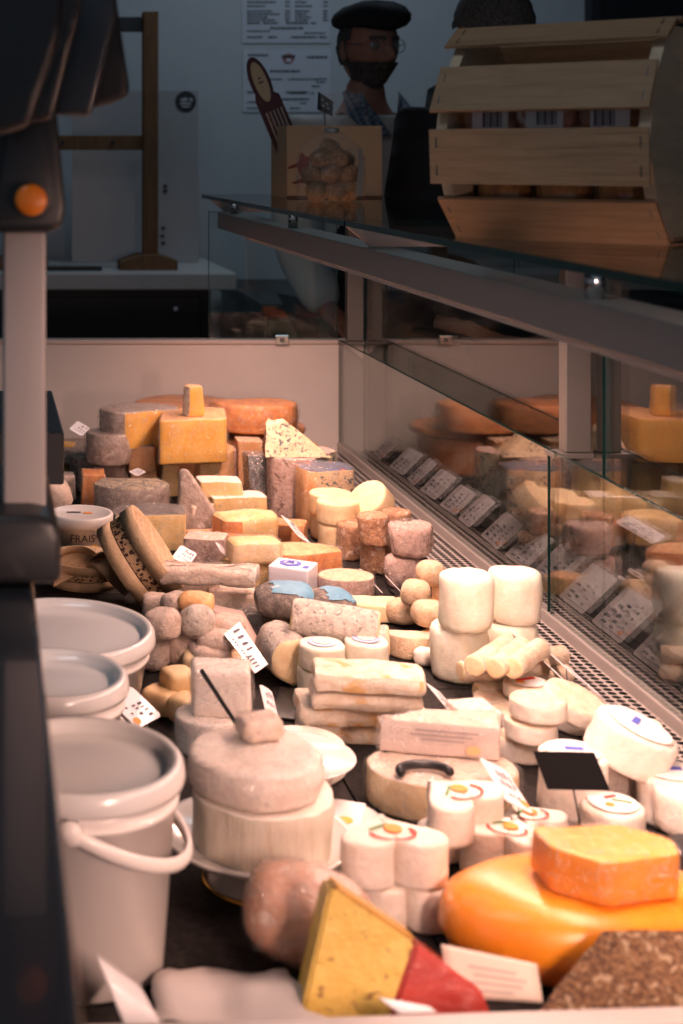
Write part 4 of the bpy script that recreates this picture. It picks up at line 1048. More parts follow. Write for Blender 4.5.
T('blue_cheese', 'upright blue cheese half with a dark blue foil label on top', 'blue cheese', rpoly([(-.052,.020,'r'),(-.046,-.032,'r'),(-.024,-.046,'c'),(.052,-.028,'c'),(.048,.028,'r'),(.0,.052,'r')], .008), .112, ((324+15)/F*2.80, 2.80, DZ+.0005),
  [('rind', ORGP, 'rb'), ('cut_face', BLUE, 'c'), ('foil_label', NAVY, 't')], 0, 'blue cheeses', br=.004)

# small pale rounds in the middle of the case
GP = 'small smooth pale rounds'
wheel('smooth pale round, lower one of the rear pair', 334, 544, 46, 26, 0, CREAMC, group=GP, br=.005, rz=0)
wheel('smooth pale round, upper one of the rear pair', 331, 519, 43, 22, .0455, CREAMC, group=GP, br=.005)
wheel('smooth pale round, lower one of the front pair', 339, 555, 42, 27, 0, CREAMC, group=GP, br=.005)
wheel('smooth pale round, upper one of the front pair', 338, 528, 42, 23, .0475, CREAMC, group=GP, br=.005)
V, Fc = solid(circ(.040, 40), .038, br=.005, amp=.0008)
o = emit(V, Fc, [('round_cheese', CREAMC, '*')])[0]; tag(o, 'smooth pale round tipped against the brown goat cheeses', 'cheese', GP); face_axis(o, C3(371, 504, 2.64), (-.55,-.30,.62), .038)
GG = 'goat cheese drums with mottled rinds'
wheel('orange mottled drum at the left of the lower row', 352, 562, 30, 36, 0, CRUMB, group=GG, br=.006, amp=.003)
wheel('orange mottled drum in front, lower of two', 376, 576, 30, 30, 0, CRUMB, group=GG, br=.006, amp=.003)
wheel('orange mottled drum in front, standing on another', 374, 548, 31, 30, .0505, CRUMB, group=GG, br=.006, amp=.003)
wheel('dark orange drum at the back of the goat cheese row', 399, 563, 30, 26, 0, CRUMB, group=GG, br=.006, amp=.003)
wheel('orange crusted drum standing behind the purplish ones', 397, 538, 28, 24, .0455, CRUMB, group=GG, br=.006, amp=.003)
wheel('purplish grey wrapped drum, lower one by the goat cheeses', 404, 591, 36, 30, 0, PINKG, group=GG, br=.009, amp=.0045, bulge=.002)
wheel('purplish grey wrapped drum, upper one by the perforated strip', 410, 560, 41, 32, .0505, PINKG, group=GG, br=.010, amp=.0045, bulge=.002)

# middle-left heap of wrapped wedges
GH = 'wrapped wedges in the middle heap'
block('pale wrapped chunk left of the long pale wedge', 198, 538, 26, 32, .045, 0, mat=WRAP, group=GH, rz=10)
T('cheese_wedge', 'long rounded wedge with orange rind and pale cut side', 'cheese', rpoly([(-.058,.030,'r'),(-.052,-.030,'r'),(-.020,-.040,'c'),(.055,-.012,'c'),(.062,.025,'r'),(.02,.045,'r')], .012), .060, ((249+15)/F*2.62, 2.64, DZ+.0005),
  [('paste', YELP, 'ct'), ('rind', ORG, 'rb')], 8, GH, br=.012)
T('cheese_wedge', 'orange wrapped piece below the long pale wedge', 'cheese', rect(.075,.05,.012), .055, ((258+15)/F*2.49, 2.50, DZ+.0005), one(ORG), -4, GH, br=.012)
T('cheese_wedge', 'lower orange half-round by the price tag', 'cheese', sector(.075, 80, 240, .006), .055, ((300+15)/F*2.40, 2.44, DZ+.0005), [('paste', ORG, 'cb'), ('rind', ORGP, 'rt')], -60, GH, br=.010)
block('small orange piece behind the lower orange half-round', 290, 548, 32, 22, .05, 0, mat=ORG, group=GH, rz=-20)
block('yellow piece lying at the foot of the heap', 246, 590, 46, 24, .05, 0, mat=YELP, group=GH, rz=4)
block('pale rounded wedge with a golden band on the heap', 254, 567, 54, 24, .05, .0395, [('paste', CREAMC, 'fb'), ('rind', YELP, 't')], group=GH, rz=3, br=.009, cr=.014, amp=.002)
block('brown wrapped wedge beside the white tag', 206, 570, 42, 30, .055, 0, [('paste', PINKG, 'fb'), ('rind', WRAP, 't')], group=GH, rz=-8)
block('flat orange piece behind the brown wrapped wedge', 202, 550, 30, 14, .05, 0, mat=ORGP, group=GH)
block('small orange wedge between the tags', 228, 556, 24, 20, .04, 0, mat=ORG, group=GH)
# paper wrapped wedge with blue print
PW = plain('blue_white_paper', (.72,.72,.80), .5)
o, H, y_ = block('white paper-wrapped wedge printed with a blue round crest', 293, 604, 42, 34, .055, 0, [('paper', PW, '*')], rz=-28, name='paper_wrapped_cheese', group=None, br=.003); 
o2 = thing('paper_wrapped_cheese', 'white paper-wrapped wedge printed with a blue round crest', 'cheese', tuple(o.location), tuple(o.rotation_euler))
for ob in [o]:
    ob.parent = o2; ob.location = (0,0,0); ob.rotation_euler = (0,0,0); ob.name = 'paper'
    for k in ('label', 'category'): del ob[k]
W = [(.017*cos(a*pi/12), .017*sin(a*pi/12)) for a in range(24)]; W2 = [(x*.6, y*.6) for x, y in W]
flat_patch('print', [(x-.004, y) for x, y in W], H+.0004, PRINT_B, o2); flat_patch('print_centre', [(x-.004, y) for x, y in W2], H+.0012, PW, o2)
for k in range(3): flat_patch('print', quad(-.004, -.005+k*.005, .014-.002*k, .002), H+.0020, PRINT_B, o2)
flat_patch('print', quad(.024,-.012,.008,.012), H+.0004, PRINT_B, o2)
# dark ash ovals with sky blue labels
def ash(label, c, rx, ry, rz_, rot, lab=True):
    g = thing('ash_cheese', label, 'cheese', c, rot, 'ash-grey oval cheeses')
    _, s = lump('rind', '', '', (0,0,0), rx, ry, rz_, DARKG, amp=.003, fr=28, parent=g, e=.75)
    if lab: lump('label', '', '', (0,0,0), rx, ry, rz_, SKYB, amp=.003, fr=28, parent=g, e=.75, grow=.0012, seed=s, keep=lambda u: u.z > .55 and u.x > -.35 and abs(u.y+.1) < .55)
    return g
ash('lower ash-grey oval, no label showing', tuple(CH(266,623,.0255)), .048, .034, .0225, (0,0,.1), False)
ash('upper ash-grey oval cheese with a sky blue label', tuple(CH(284,600,.0690)), .043, .033, .0225, (R(10),0,-.1))
ash('ash-grey oval with a pale blue label behind the long mouldy log', tuple(CH(331,606,.0285)), .034, .034, .0225, (R(10),0,.2))
# flat brown rounds
wheel('flat pinkish brown half round behind the ash cheeses', 346, 603, 56, 22, 0, PINKG, TAN, group='flat brown rounds', sq=.8)
block('pale wedge lying by the small goat rounds', 368, 624, 58, 18, .05, 0, mat=CREAMC, rz=-6, group='flat brown rounds', amp=.002)
# logs with grey mould
def log(label, c, r, L, axis, mat, end, group, amp=.0025, name='cheese_log'):
    V, Fc = solid(circ(r, 28), L, br=r*.25, amp=amp, fr=35, nz=8)
    o = thing(name, label, 'cheese', group=group); emit(V, Fc, [('rind', mat, 's'), ('end', end, 't'), ('end', end, 'b')], o); face_axis(o, c, axis, L); return o
GL = 'grey mould logs'
log('grey mould log with its pale end facing out', CH(285,652,.0345), .031, .085, (-.12, 1, 0), GREYP, CREAMC, GL)
log('lower grey mould log under the white-dusted log', CH(352,642,.0295), .025, .10, (1, -.25, 0), GREYP, CREAMC, GL)
log('long white-dusted mould log lying across', CH(335,624,.074), .0255, .115, (1, -.30, -.10), GREYP, CREAMC, GL)
block('dark slate piece lying beside the mould log', 287, 722, 26, 3, .11, .0, mat=BLACK, name='slate_board', cat='board', rz=-18)
GW = 'pale rounds with blue tops'
def bluetop(label, xc, yb, w, hp, h=0):
    o, H, r, yc = wheel(label, xc, yb, w, hp, h, FRESH, name='cheese_round', group=GW, br=.004)
    p = thing('cheese_round', label, 'cheese', tuple(o.location), (0,0,0), GW); o.parent = p; o.location = (0,0,0); o.name = 'rind'
    for k in ('label', 'category', 'group'): del o[k]
    flat_patch('label', disc_pts(r*.62), H+.0010, plain('pale_blue_print', (.42,.50,.72), .5), p, .0008)
    flat_patch('print', disc_pts(r*.40), H+.0022, FRESH, p, .0006)
    return H
H = bluetop('pale round with blue top, lower left of the three', 318, 700, 42, 26)
bluetop('pale round with blue top, upper left of the three', 322, 675, 46, 24, H+.001)
wheel('cream round under the right blue-topped one', 366, 700, 42, 28, 0, FRESH, group=GW)
bluetop('pale round with blue top, right of the three', 366, 669, 44, 22, .0375)
# stacked long brie slices
GS = 'long crusted brie slices'
def slice_(label, xc, yb, w, hp, d, h, rz):
    return block(label, xc, yb, w, hp, d, h, [('crust', BRIE, 'fb'), ('top_crust', BRIE, 't')], rz=rz, group=GS, amp=.0028, name='brie_slice', bulge=.002, cr=.006)
slice_('long brie slice, bottom layer', 362, 748, 128, 19, .070, 0, -7)
slice_('long brie slice, second layer from the bottom', 360, 731, 126, 18, .070, .0235, -6)
slice_('long brie slice, third layer, shifted right', 366, 715, 108, 18, .062, .0465, -9)
slice_('long brie slice, topmost with pale crust', 367, 697, 108, 18, .062, .0695, -9)
T('cheese_wedge', 'grey-brown cut wedge behind the cheese with the black handle', 'cheese', rpoly([(-.050,.040,'c'),(.035,-.035,'c'),(.050,.04,'r')], .004), .030, ((366+15)/F*1.80, 1.80, DZ+.0005), [('paste', WRAP, 'c'), ('rind', BRIE, 'rtb')], 0, GS, br=.004)

# left heap of little goat cheeses
GC_ = 'little goat cheeses in the left heap'
def crot(lab, x, y, hc, r, hz, mat=CROT, e=.62):
    return lump('goat_cheese', lab, 'cheese', CH(x, y, hc), r, r, hz, mat, (0,0,SEEDN[0]), e, .0030, 45, GC_)
crot('little goat cheese in the bottom row at the left, by the bucket', 152, 652, .0225, .024, .022)
crot('little goat cheese in the bottom row, second from the bucket', 180, 649, .0225, .025, .0220)
crot('small dark goat cheese at the far left of the heap', 156, 606, .050, .019, .018)
crot('wrapped little goat cheese at the left of the upper row', 162, 624, .066, .023, .020)
crot('round mottled goat cheese in the middle of the heap', 197, 621, .066, .025, .023, GREYP, .95)
crot('orange-tinted little round on top of the heap', 197, 603, .080, .024, .014, ORGP)
crot('pinkish small goat cheese behind the wrapped one', 176, 606, .070, .020, .018)
crot('goat cheese lying flat in front of the heap, left', 210, 652, .030, .027, .012)
crot('goat cheese lying flat on the front one, middle of the heap', 217, 639, .045, .026, .012)
crot('goat cheese lying flat under the tag', 236, 660, .0125, .026, .012, TAN)
crot('goat cheese hidden low in the heap under the round mottled one', 204, 655, .0205, .022, .020)
crot('small beige goat cheese under the orange-tinted round', 226, 630, .045, .026, .020)
crot('little goat cheese low behind the heap', 190, 640, .028, .028, .026)
crot('little beige goat cheese low behind the tipped wooden box', 168, 634, .028, .026, .026)
# long wrapped bars above
GBAR = 'long film-wrapped bars'
block('lower long film-wrapped bar, left', 192, 604, 54, 24, .06, .014, mat=WRAP, group=GBAR, rz=-4, amp=.003, br=.008, name='wrapped_bar')
block('pale wrapped bar low behind the ash cheese', 232, 620, 48, 26, .06, .0, mat=WRAP, group=GBAR, rz=-8, amp=.003, br=.008, name='wrapped_bar')
block('beige wrapped bar supporting the topmost one', 196, 600, 60, 20, .06, .0005, mat=WRAP, group=GBAR, rz=-2, amp=.003, br=.008, name='wrapped_bar')
block('topmost long translucent wrapped bar', 208, 589, 98, 18, .045, .0545, mat=WRAP, group=GBAR, rz=-9, amp=.004, br=.008, name='wrapped_bar')
# yellow cubes
GY = 'small smooth yellow cheeses'
crotY = lambda lab, x, y, hc, r, hz: lump('small_cheese', lab, 'cheese', CH(x, y, hc), r, r, hz, cheese('smooth_yellow', (.84,.64,.38), (.76,.53,.28), 20, .5, .0006, .1, .2), (0,0,SEEDN[0]), .5, .0015, 30, GY)
crotY('small yellow cheese lying nearest the buckets', 162, 700, .0170, .023, .0165)
crotY('small yellow cheese tilted on its neighbour', 178, 683, .034, .0205, .019)
crotY('small yellow cheese behind the white wedge', 199, 663, .0160, .022, .0155)
crotY('small yellow cheese low under the tilted one', 186, 708, .0170, .020, .0165)

# ------------------------------------------------------------------ white logs, sticks and small rounds by the perforated strip
GD = 'tall fresh white drums'
def drum(label, xc, yb, w, hp, h=0):
    return wheel(label, xc, yb, w, hp, h, FRESH, name='fresh_cheese', group=GD, br=.010, amp=.0022, bulge=.001)
o, H1, r, yc = drum('tall white drum, lower left of the four', 459, 687, 55, 54)
drum('tall white drum, upper left of the four', 466, 637, 52, 57, H1+.0005)
o, H2, r, yc = drum('tall white drum, lower right of the four', 512, 677, 50, 48)
drum('tall white drum, upper right of the four', 514.5, 629, 50, 52, H2+.0005)
GT = 'pale tan finger logs'
def stick(label, x0, y0, h0, x1, y1, h1, r=.0125):
    a = CH(x0, y0, h0); b = CH(x1, y1, h1); return log(label, (a+b)/2, r, (b-a).length, b-a, PEACH, CREAMC, GT, .0014, 'cheese_finger')
stick('tan finger log at the bottom of the pile, end showing', 476, 692, .0130, 523, 688, .0130)
stick('tan finger log lying crosswise, front', 460, 672, .0400, 546, 666, .0400)
stick('tan finger log lying crosswise, behind', 500, 664, .0400, 564, 654, .0350)
stick('tan finger log at the right of the pile', 526, 682, .0130, 568, 672, .0130)
stick('tan finger log on top, leftmost', 474, 667, .066, 507, 645, .066, .013)
stick('tan finger log on top, middle', 495, 669, .066, 523, 646, .066, .013)
stick('tan finger log on top, rightmost', 512, 669, .066, 541, 648, .066, .013)
GR = 'small tan rounds beside the white drums'
def ro(lab, x, y, hc, r, hz, mat=TAN, e=.72): return lump('small_cheese', lab, 'cheese', CH(x, y, hc), r, r, hz, mat, (0,0,SEEDN[0]), e, .0024, 40, GR)
ro('small tan round topmost at the perforated strip', 430, 573, .075, .021, .020, TAN, .85)
ro('small tan round left below the topmost one', 416, 593, .058, .022, .019)
ro('pale tan round behind the tan half round', 404, 611, .0205, .024, .018)
ro('tan round facing the camera above the tan half round', 429, 614, .050, .024, .018)
ro('tan round hidden against the tall white drums', 446, 600, .031, .021, .030, TAN)
ro('tan round low beside the tall white drums', 434, 641, .0165, .022, .016, ORGP)
ro('tan round low at the back of the small rounds', 428, 612, .0205, .026, .020, ORGP)
ro('small white round at the foot of the tall white drums', 425, 656, .0130, .015, .0125, WHITE)
T('cheese_wedge', 'tan half round lying flat among the small rounds', 'cheese', rpoly([(.036*cos(R(a)), .036*sin(R(a)), 'r') for a in range(150, 331, 12)], .005), .032, tuple(D(406, 648)[0:1])+(2.08, DZ+.0005), [('paste', TAN, 'rb'), ('top', PEACH, 't')], 20, GR, br=.004)
T('cheese_wedge', 'orange-topped wedge behind the tall white drums', 'cheese', rpoly([(-.030,.010,'r'),(.005,-.022,'c'),(.038,.0,'c'),(.0,.03,'r')], .004), .030, ((452+15)/F*2.36, 2.36, DZ+.0005), [('paste', YELP, 'cb'), ('top', ORGP, 'rt')], 0, GR)

# flat little white discs
GI = 'small flat white discs'
def disc(label, xc, yb, w, hp, h=0, **kw): return wheel(label, xc, yb, w, hp, h, WHITE, PEACH, name='small_disc_cheese', group=GI, br=.004, amp=.0014, side='rind', tp='top_rind', **kw)
disc('small flat disc lying alone at the left of the disc pile', 494, 716, 40, 14)
disc('small flat disc peeping out left of the disc pile', 510, 731, 36, 16)
disc('flat disc at the bottom of the stack of three', 522, 767, 50, 22)
disc('flat disc in the middle of the stack of three', 531, 749, 52, 20, .0275)
disc('flat disc on top of the stack of three', 538, 728, 54, 20, .0525)
disc('thick disc under the tipped disc', 577, 738, 52, 26)
disc('round disc low behind the disc stack', 530, 716, 50, 16)
o, H, r, yc = disc('disc with a red and orange paper label behind the stack', 528, 705, 46, 14, .0215)
flat_patch('label', disc_pts(r*.72), H+.0015, PAPER, o); flat_patch('print', quad(-.002,.004,.026,.006,20), H+.0026, PRINT_R, o); flat_patch('print', quad(-.012,-.006,.010,.007), H+.0026, PRINT_O, o)
V, Fc = solid(circ(.0375, 40), .022, br=.006, amp=.0014); o = thing('small_disc_cheese', 'large flat disc tipped over on the pile, nearest the perforated strip', 'cheese', group=GI)
emit(V, Fc, [('rind', WHITE, 'sb'), ('top_rind', PEACH, 't')], o); face_axis(o, CH(575, 705, .060), (.30,-.22,.9), .022)

# paper wrapped rounds at the right edge
GQ = 'white paper-wrapped rounds'
def pround(label, xc, yb, w, hp, h=0, lab='b', mat=WHITE, rot=None, **kw):
    o, H, r, yc = wheel(label, xc, yb, w, hp, h, mat, name='x', br=.006, amp=.0018, fr=35, **kw)
    p = thing('paper_wrapped_round', label, 'cheese', tuple(o.location), (0,0,0), GQ); o.parent = p; o.location = (0,0,0); o.name = 'paper_wrap'
    for k in ('label', 'category'): del o[k]
    if lab:
        l = flat_patch('label', disc_pts(r*.80), H+.0018, PAPER, p)
        if lab == 'b':
            flat_patch('print', quad(.002, .002, r*.55, r*.22, -8), H+.0029, PRINT_B, p)
        else:
            flat_patch('print', disc_pts(r*.15, -.2*r, -.25*r, 14), H+.0029, PRINT_O, p); flat_patch('print', quad(.3*r, .0, r*.6, r*.10, -25), H+.0029, PRINT_G, p); flat_patch('print', quad(.05*r, .35*r, r*.45, r*.12, 20), H+.0029, PRINT_R, p)
    return p, H, r, yc
pround('paper-wrapped round under the black card, blue mark on its top', 573, 828, 66, 62, 0)
pround('paper-wrapped round low behind the tilted one', 640, 752, 44, 22, 0, None)
o, H, r, yc = wheel('x', 606, 808, 62, 42, 0, WHITEW); tag(o, 'film-wrapped round under the tilted paper-wrapped one', 'cheese', GQ); o.name = 'wrapped_round'
V, Fc = solid(circ(.0435, 44), .044, br=.006, amp=.0018); o = thing('paper_wrapped_round', 'large paper-wrapped round tilted to the right, blue mark on its top', 'cheese', group=GQ)
emit(V, Fc, [('paper_wrap', WHITE, '*')], o); flat_patch('label', disc_pts(.034), .0458, PAPER, o); flat_patch('print', quad(.004,.004,.022,.007,-12), .0468, PRINT_B, o); face_axis(o, CH(631, 744, .070), (.34,-.14,.93), .044)
p_, H, r, yc = pround('paper-wrapped round with a blue mark at the right frame edge', 671, 836, 64, 50, 0)
pround('taller paper-wrapped round cut off by the right frame edge', 690, 846, 66, 44, .006, None)
pround('flat paper-wrapped round with an orange flower print behind the gouda', 613, 848, 60, 30, 0, 'f')
wheel('small black tub at the right edge behind the orange block', 694, 886, 50, 30, 0, BLACK, name='black_tub', cat='tub')
# heart cheeses
GHT = 'white heart-shaped cheeses'
def hearty(label, xc, yb, s, hp, h, rz, lab=True):
    Yf = (.70-h)*F/(yb-VPY); H = hp*Yf/F; Yc = Yf+s*.62; X = (xc-VPX)/F*Yc
    g = thing('heart_cheese', label, 'cheese', (X, Yc, DZ+h+.0003), (0,0,R(rz)), GHT)
    V, Fc = solid([(x, y*.74, t) for x, y, t in heart(s)], H, br=.004, amp=.0012); emit(V, Fc, [('rind', WHITE, '*')], g)
    if lab:
        flat_patch('print', disc_pts(s*.16, -.05*s, -.05*s, 14), H+.0013, PRINT_O, g)
        m = [(s*.42*cos(a*pi/12), s*.1+s*.30*sin(a*pi/12)) for a in range(0, 15)]; m2 = [(x*.86, y*.86+.02*s) for x, y in m][::-1]
        flat_patch('print', m+m2, H+.0013, PRINT_R, g); flat_patch('print', quad(.2*s, -.12*s, .40*s, .05*s, 30), H+.0013, PRINT_G, g)
    return g, H
g, H = hearty('white heart cheese at the bottom, under the front heart', 404, 940, .045, 44, 0, 178, False)
hearty('front white heart cheese with a printed flower, two lobes facing the camera', 391, 896, .052, 48, H+.001, 182)
g, H = hearty('white heart cheese under the rear printed heart', 466, 872, .050, 34, 0, 160, False)
hearty('rear white heart cheese with a printed flower, behind the front one', 460, 846, .052, 40, H+.001, 215)
g, H = hearty('white heart cheese lying low next to the gouda', 508, 890, .046, 48, 0, 150, True)
hearty('white heart cheese behind the orange block, flower print', 530, 850, .042, 24, .0, 200, True)

# round soft cheese with the black handle, and the wedge on it
o, H, r, yc = wheel('x', 442, 828, 146, 40, 0, CREAMC, WRAP, sq=.72); o.name = 'wrapped_round_cheese'; tag(o, 'film-wrapped round cheese with a thin yellowish edge, a curved black handle on it', 'cheese')
hx, hy = C3(423, 772, yc-.035)[0:2]
pts = [(.026*cos(R(a)), .018*sin(R(a)), .0075) for a in range(-10, 195, 12)]
o = MB().tube(pts, .0048, 10).build('curved_handle', BLACK, None, True); o.location = (hx+.002, yc-.034, DZ+H+.0005); tag(o, 'curved black handle lying on the film-wrapped round cheese', 'handle')
T('cheese_wedge', 'wrapped brie wedge with a paper label resting on the film-wrapped round', 'cheese', rpoly([(-.075,.005,'f'),(.050,-.020,'c'),(.062,.030,'r'),(-.02,.032,'f')], .004), .038, ((438+15)/F*1.66, yc+.026, DZ+H+.0015), [('wrapper_label', plain('label_paper', (.66,.56,.52), .4, 0, .5), 'f'), ('crust', WRAP, 'rtbc')], -2, GS, br=.004)
WL = [o_ for o_ in COL.objects if o_.get('label') == 'wrapped brie wedge with a paper label resting on the film-wrapped round'][0]
A_, B_ = Vector((-.072,.004,0)), Vector((.046,-.0195,0)); N_ = Vector((-.2,-1,0)).normalized()*.0035
for zz, a_, b_ in ((.028,.30,.85),(.023,.25,.80),(.018,.35,.72)):
    q_ = [A_.lerp(B_, a_)+N_, A_.lerp(B_, b_)+N_]; MB().add([q_[0]+Vector((0,0,zz)), q_[1]+Vector((0,0,zz)), q_[1]+Vector((0,0,zz+.0018)), q_[0]+Vector((0,0,zz+.0018))], [(0,1,2,3)]).build('print', plain('pale_ink', (.36,.30,.30), .6), WL)
c_ = A_.lerp(B_, .80)+N_; link_mesh('print', [c_+Vector((.008*cos(a*pi/9), 0, .011+.005*sin(a*pi/9))) for a in range(18)], [tuple(range(18))], plain('pale_orange', (.80,.45,.22), .6), WL, False)
block('white wedge standing behind the labelled brie wedge', 470, 757, 40, 42, .05, .0, mat=WHITEW, rz=10, group=GS, lean=(.1,0))

# ------------------------------------------------------------------ cake stand with the two white wheels
px_, py_ = .262, 1.425
g = thing('cake_stand', 'white footed plate with a gold rim line on its foot, carrying two white wheels', 'cake stand', (px_, py_, DZ+.0005))
MB().lathe([(0,.036),(.030,.030),(.046,.006),(.052,.0),(.050,-.0)], 48).build('foot', CERAM, g, True)
MB().lathe([(.0525,.0),(.0527,.003),(.051,.004)], 48).build('gold_line', plain('gold', (.70,.40,.08), .25, .9), g, True)
MB().lathe([(0,.036),(.060,.036),(.088,.042),(.0915,.046),(.0915,.049),(.088,.0475),(.062,.041),(0,.040)], 56).build('plate', CERAM, g, True)
T('round_cheese', 'lower white wheel on the cake stand, straight pleated side', 'cheese', circ(.0665, 56), .052, (px_+.003, py_-.012, DZ+.043), [('side_rind', cheese('pleated_white', (.84,.78,.66), (.76,.68,.55), 14, .6, .0020, .1, .15, None, (6,6,.6)), 'sb'), ('top_rind', WHITE, 't')], 0, 'white wheels', br=.003, amp=.0022, fr=34)
T('round_cheese', 'upper white wheel on the cake stand with a thick rounded rind', 'cheese', circ(.0635, 56), .034, (px_-.004, py_-.008, DZ+.0965), [('side_rind', WHITEW, 'sb'), ('top_rind', WHITEW, 't')], 0, 'white wheels', br=.007, amp=.0022, fr=30, bulge=.002)
T('wrapped_cheese', 'small film-wrapped piece on top of the upper white wheel', 'cheese', rect(.040,.034,.008), .020, (px_+.006, py_+.022, DZ+.1315), one(WRAP), 15, None, br=.006, amp=.003)
# plates behind
def plate(label, x, y, r, h=0):
    X, Y = D(x, y, h); return tag_l(MB().lathe([(0,.001),(r*.6,.001),(r*.97,.007),(r,.009),(r*.97,.0085),(r*.6,.004),(0,.0035)], 52).build('plate', CERAM, None, True), label, (X, Y, DZ+h))
def tag_l(o, label, loc): tag(o, label, 'plate', 'white plates'); o.location = loc; return o
wheel('pale round hidden beneath the raised white plate', 300, 790, 90, 30, 0, WHITE, name='round_cheese')
plate('white plate raised beside the cake stand wheels', 293, 762, .067, .0395)
plate('white plate lying lower right of the cake stand', 338, 826, .045, .0)
o = flat_patch('printed_card', quad(0,0,.10,.075,-20), 0, PAPER, None); o.location = (.345, 1.555, DZ+.0100); tag(o, 'white printed card lying between the plate and the front heart cheese', 'card')
flat_patch('print', quad(-.02,.02,.02,.006,-20), .0009, PRINT_R, o); flat_patch('print', disc_pts(.008,.028,-.022,14), .0009, PRINT_Y, o); flat_patch('print', quad(.0,.0,.03,.004,-20), .0009, PRINT_B, o)
# white wedge with black spatula
wheel('white round with pale film behind the cake stand', 207, 762, 64, 36, 0, WHITEW, group='white wheels')
T('cheese_wedge', 'lilac-white wedge leaning behind the cake stand, black stick against it', 'cheese', rpoly([(-.036,-.018,'f'),(.032,-.030,'f'),(.040,.020,'c'),(-.030,.030,'f')], .006), .056, ((220+15)/F*1.755, 1.755, DZ+.0405), [('rind', WHITEW, 'ftb'), ('paste', CREAMC, 'c')], 0, 'white wheels', br=.006, amp=.002)
a, b = C3(202, 671, 1.69), C3(235, 722, 1.60)
o = MB().tube([Vector((0,0,0)), b-a], [.0032,.0026], 8, .8).build('black_stick', BLACK, None); o.location = a; tag(o, 'thin black stick leaning on the lilac-white wedge', 'stick')

# ------------------------------------------------------------------ foreground
# ham-coloured wrapped loaf
g = thing('wrapped_loaf', 'pinkish brown cheese loaf in clear film in front of the cake stand', 'cheese', (.279, 1.275, DZ+.0445), (0, R(10), R(-18)))
_, sd = lump('cheese_body', '', '', (0,0,0), .056, .047, .038, HAM, amp=.003, fr=22, nu=48, nv=28, e=.8, parent=g)
lump('film_wrap', '', '', (0,0,0), .0575, .0485, .0395, FILM, amp=.0035, fr=60, nu=64, nv=36, e=.8, parent=g)
# cumin wedge with red wax rind, standing on its cut edge
P = [(-.052,0),(.030,0),(.060,.012),(.074,.030),(-.026,.104),(-.034,.104)]
g = thing('cheese_wedge', 'yellow spiced cheese wedge with a red wax rind standing in front of the pink loaf', 'cheese', (.300, 1.172, DZ+.0115), (R(-16), 0, R(-4)))
g.scale = (1.12, 1, .86)
pts3 = [(-.046,.006),(-.040,0),(.012,0),(.036,.073),(-.014,.114),(-.019,.117),(-.023,.112)]
def extr(name, pts, y0, y1, mat, parent, amp=.0009):
    bm = bmesh.new(); vs = [bm.verts.new((x, y0, z)) for x, z in pts]; fc = bm.faces.new(vs); r = bmesh.ops.extrude_face_region(bm, geom=[fc])
    for q in r['geom']:
        if isinstance(q, bmesh.types.BMVert): q.co.y = y1
    bmesh.ops.recalc_face_normals(bm, faces=bm.faces[:]); bmesh.ops.bevel(bm, geom=bm.edges[:], offset=.0022, segments=2, affect='EDGES')
    bm.verts.index_update(); o = link_mesh(name, [v.co.copy() for v in bm.verts], [tuple(v.index for v in f.verts) for f in bm.faces], mat, parent); bm.free(); return smooth_by_angle(o, 45)
extr('paste', pts3, -.014, .030, CUMIN, g)
extr('rind', [(.0125,0),(.084,0),(.088,.008),(.080,.036),(.0365,.073)], -.015, .031, REDW, g)
extr('edge_rind', [(-.0185,.1165),(.0365,.0725),(.0375,.0765),(-.0175,.1205)], -.0145, .0305, cheese('rim_yellow', (.66,.36,.04), (.55,.28,.03), 20, .4, .0004, .8), g)
# gouda
def gouda():
    V = []; n = 56; ang = []; r = .128
    prof = [(0,.0),(.55,0),(.80,.004),(.93,.018),(1.0,.046),(.985,.070),(.93,.090),(.80,.104),(.60,.111),(.3,.114),(0,.115)]
    for q, z in prof:
        for i in range(n):
            a = 2*pi*i/n; V.append(Vector((r*q*cos(a), r*q*sin(a)*.58, z*.62)))
    return V, [(j*n+i, j*n+(i+1)%n, (j+1)*n+(i+1)%n, (j+1)*n+i) for j in range(len(prof)-1) for i in range(n)]
V, Fs = gouda(); o = link_mesh('waxed_cheese', V, Fs, GOUDA); tag(o, 'big smooth orange waxed wheel under the orange block', 'cheese'); o.location = (.524, 1.290, DZ+.0005)
T('cheese_block', 'orange cheese block with rounded back resting on the big waxed wheel', 'cheese', rpoly([(-.048,-.006,'c'),(-.012,-.034,'c'),(.058,-.018,'c'),(.062,.010,'r'),(.030,.036,'r'),(-.050,.036,'r')], .008), .038, ((604+15)/F*1.266, 1.268, DZ+.0722), [('paste', GOUDAP, 'tb'), ('side', GOUDA, 'cr')], 0, None, br=.003, amp=.0014)
# seeded wedge
P = [(-.085,-.03,0),(.12,-.06,0),(.12,.020,0),(.0,.016,0),(-.075,-.026,.018),(.12,-.05,.052),(.12,.010,.070),(-.004,.010,.068)]
g = thing('seeded_cheese', 'cheese slab thickly crusted with brown seeds at the lower right', 'cheese', (.505, 1.190, DZ+.0025))
hull_part('seed_crust', P, [(0,1,5,4),(4,5,6,7),(3,0,4,7),(1,2,6,5),(2,3,7,6),(3,2,1,0)], SEED, g, 14, .002)

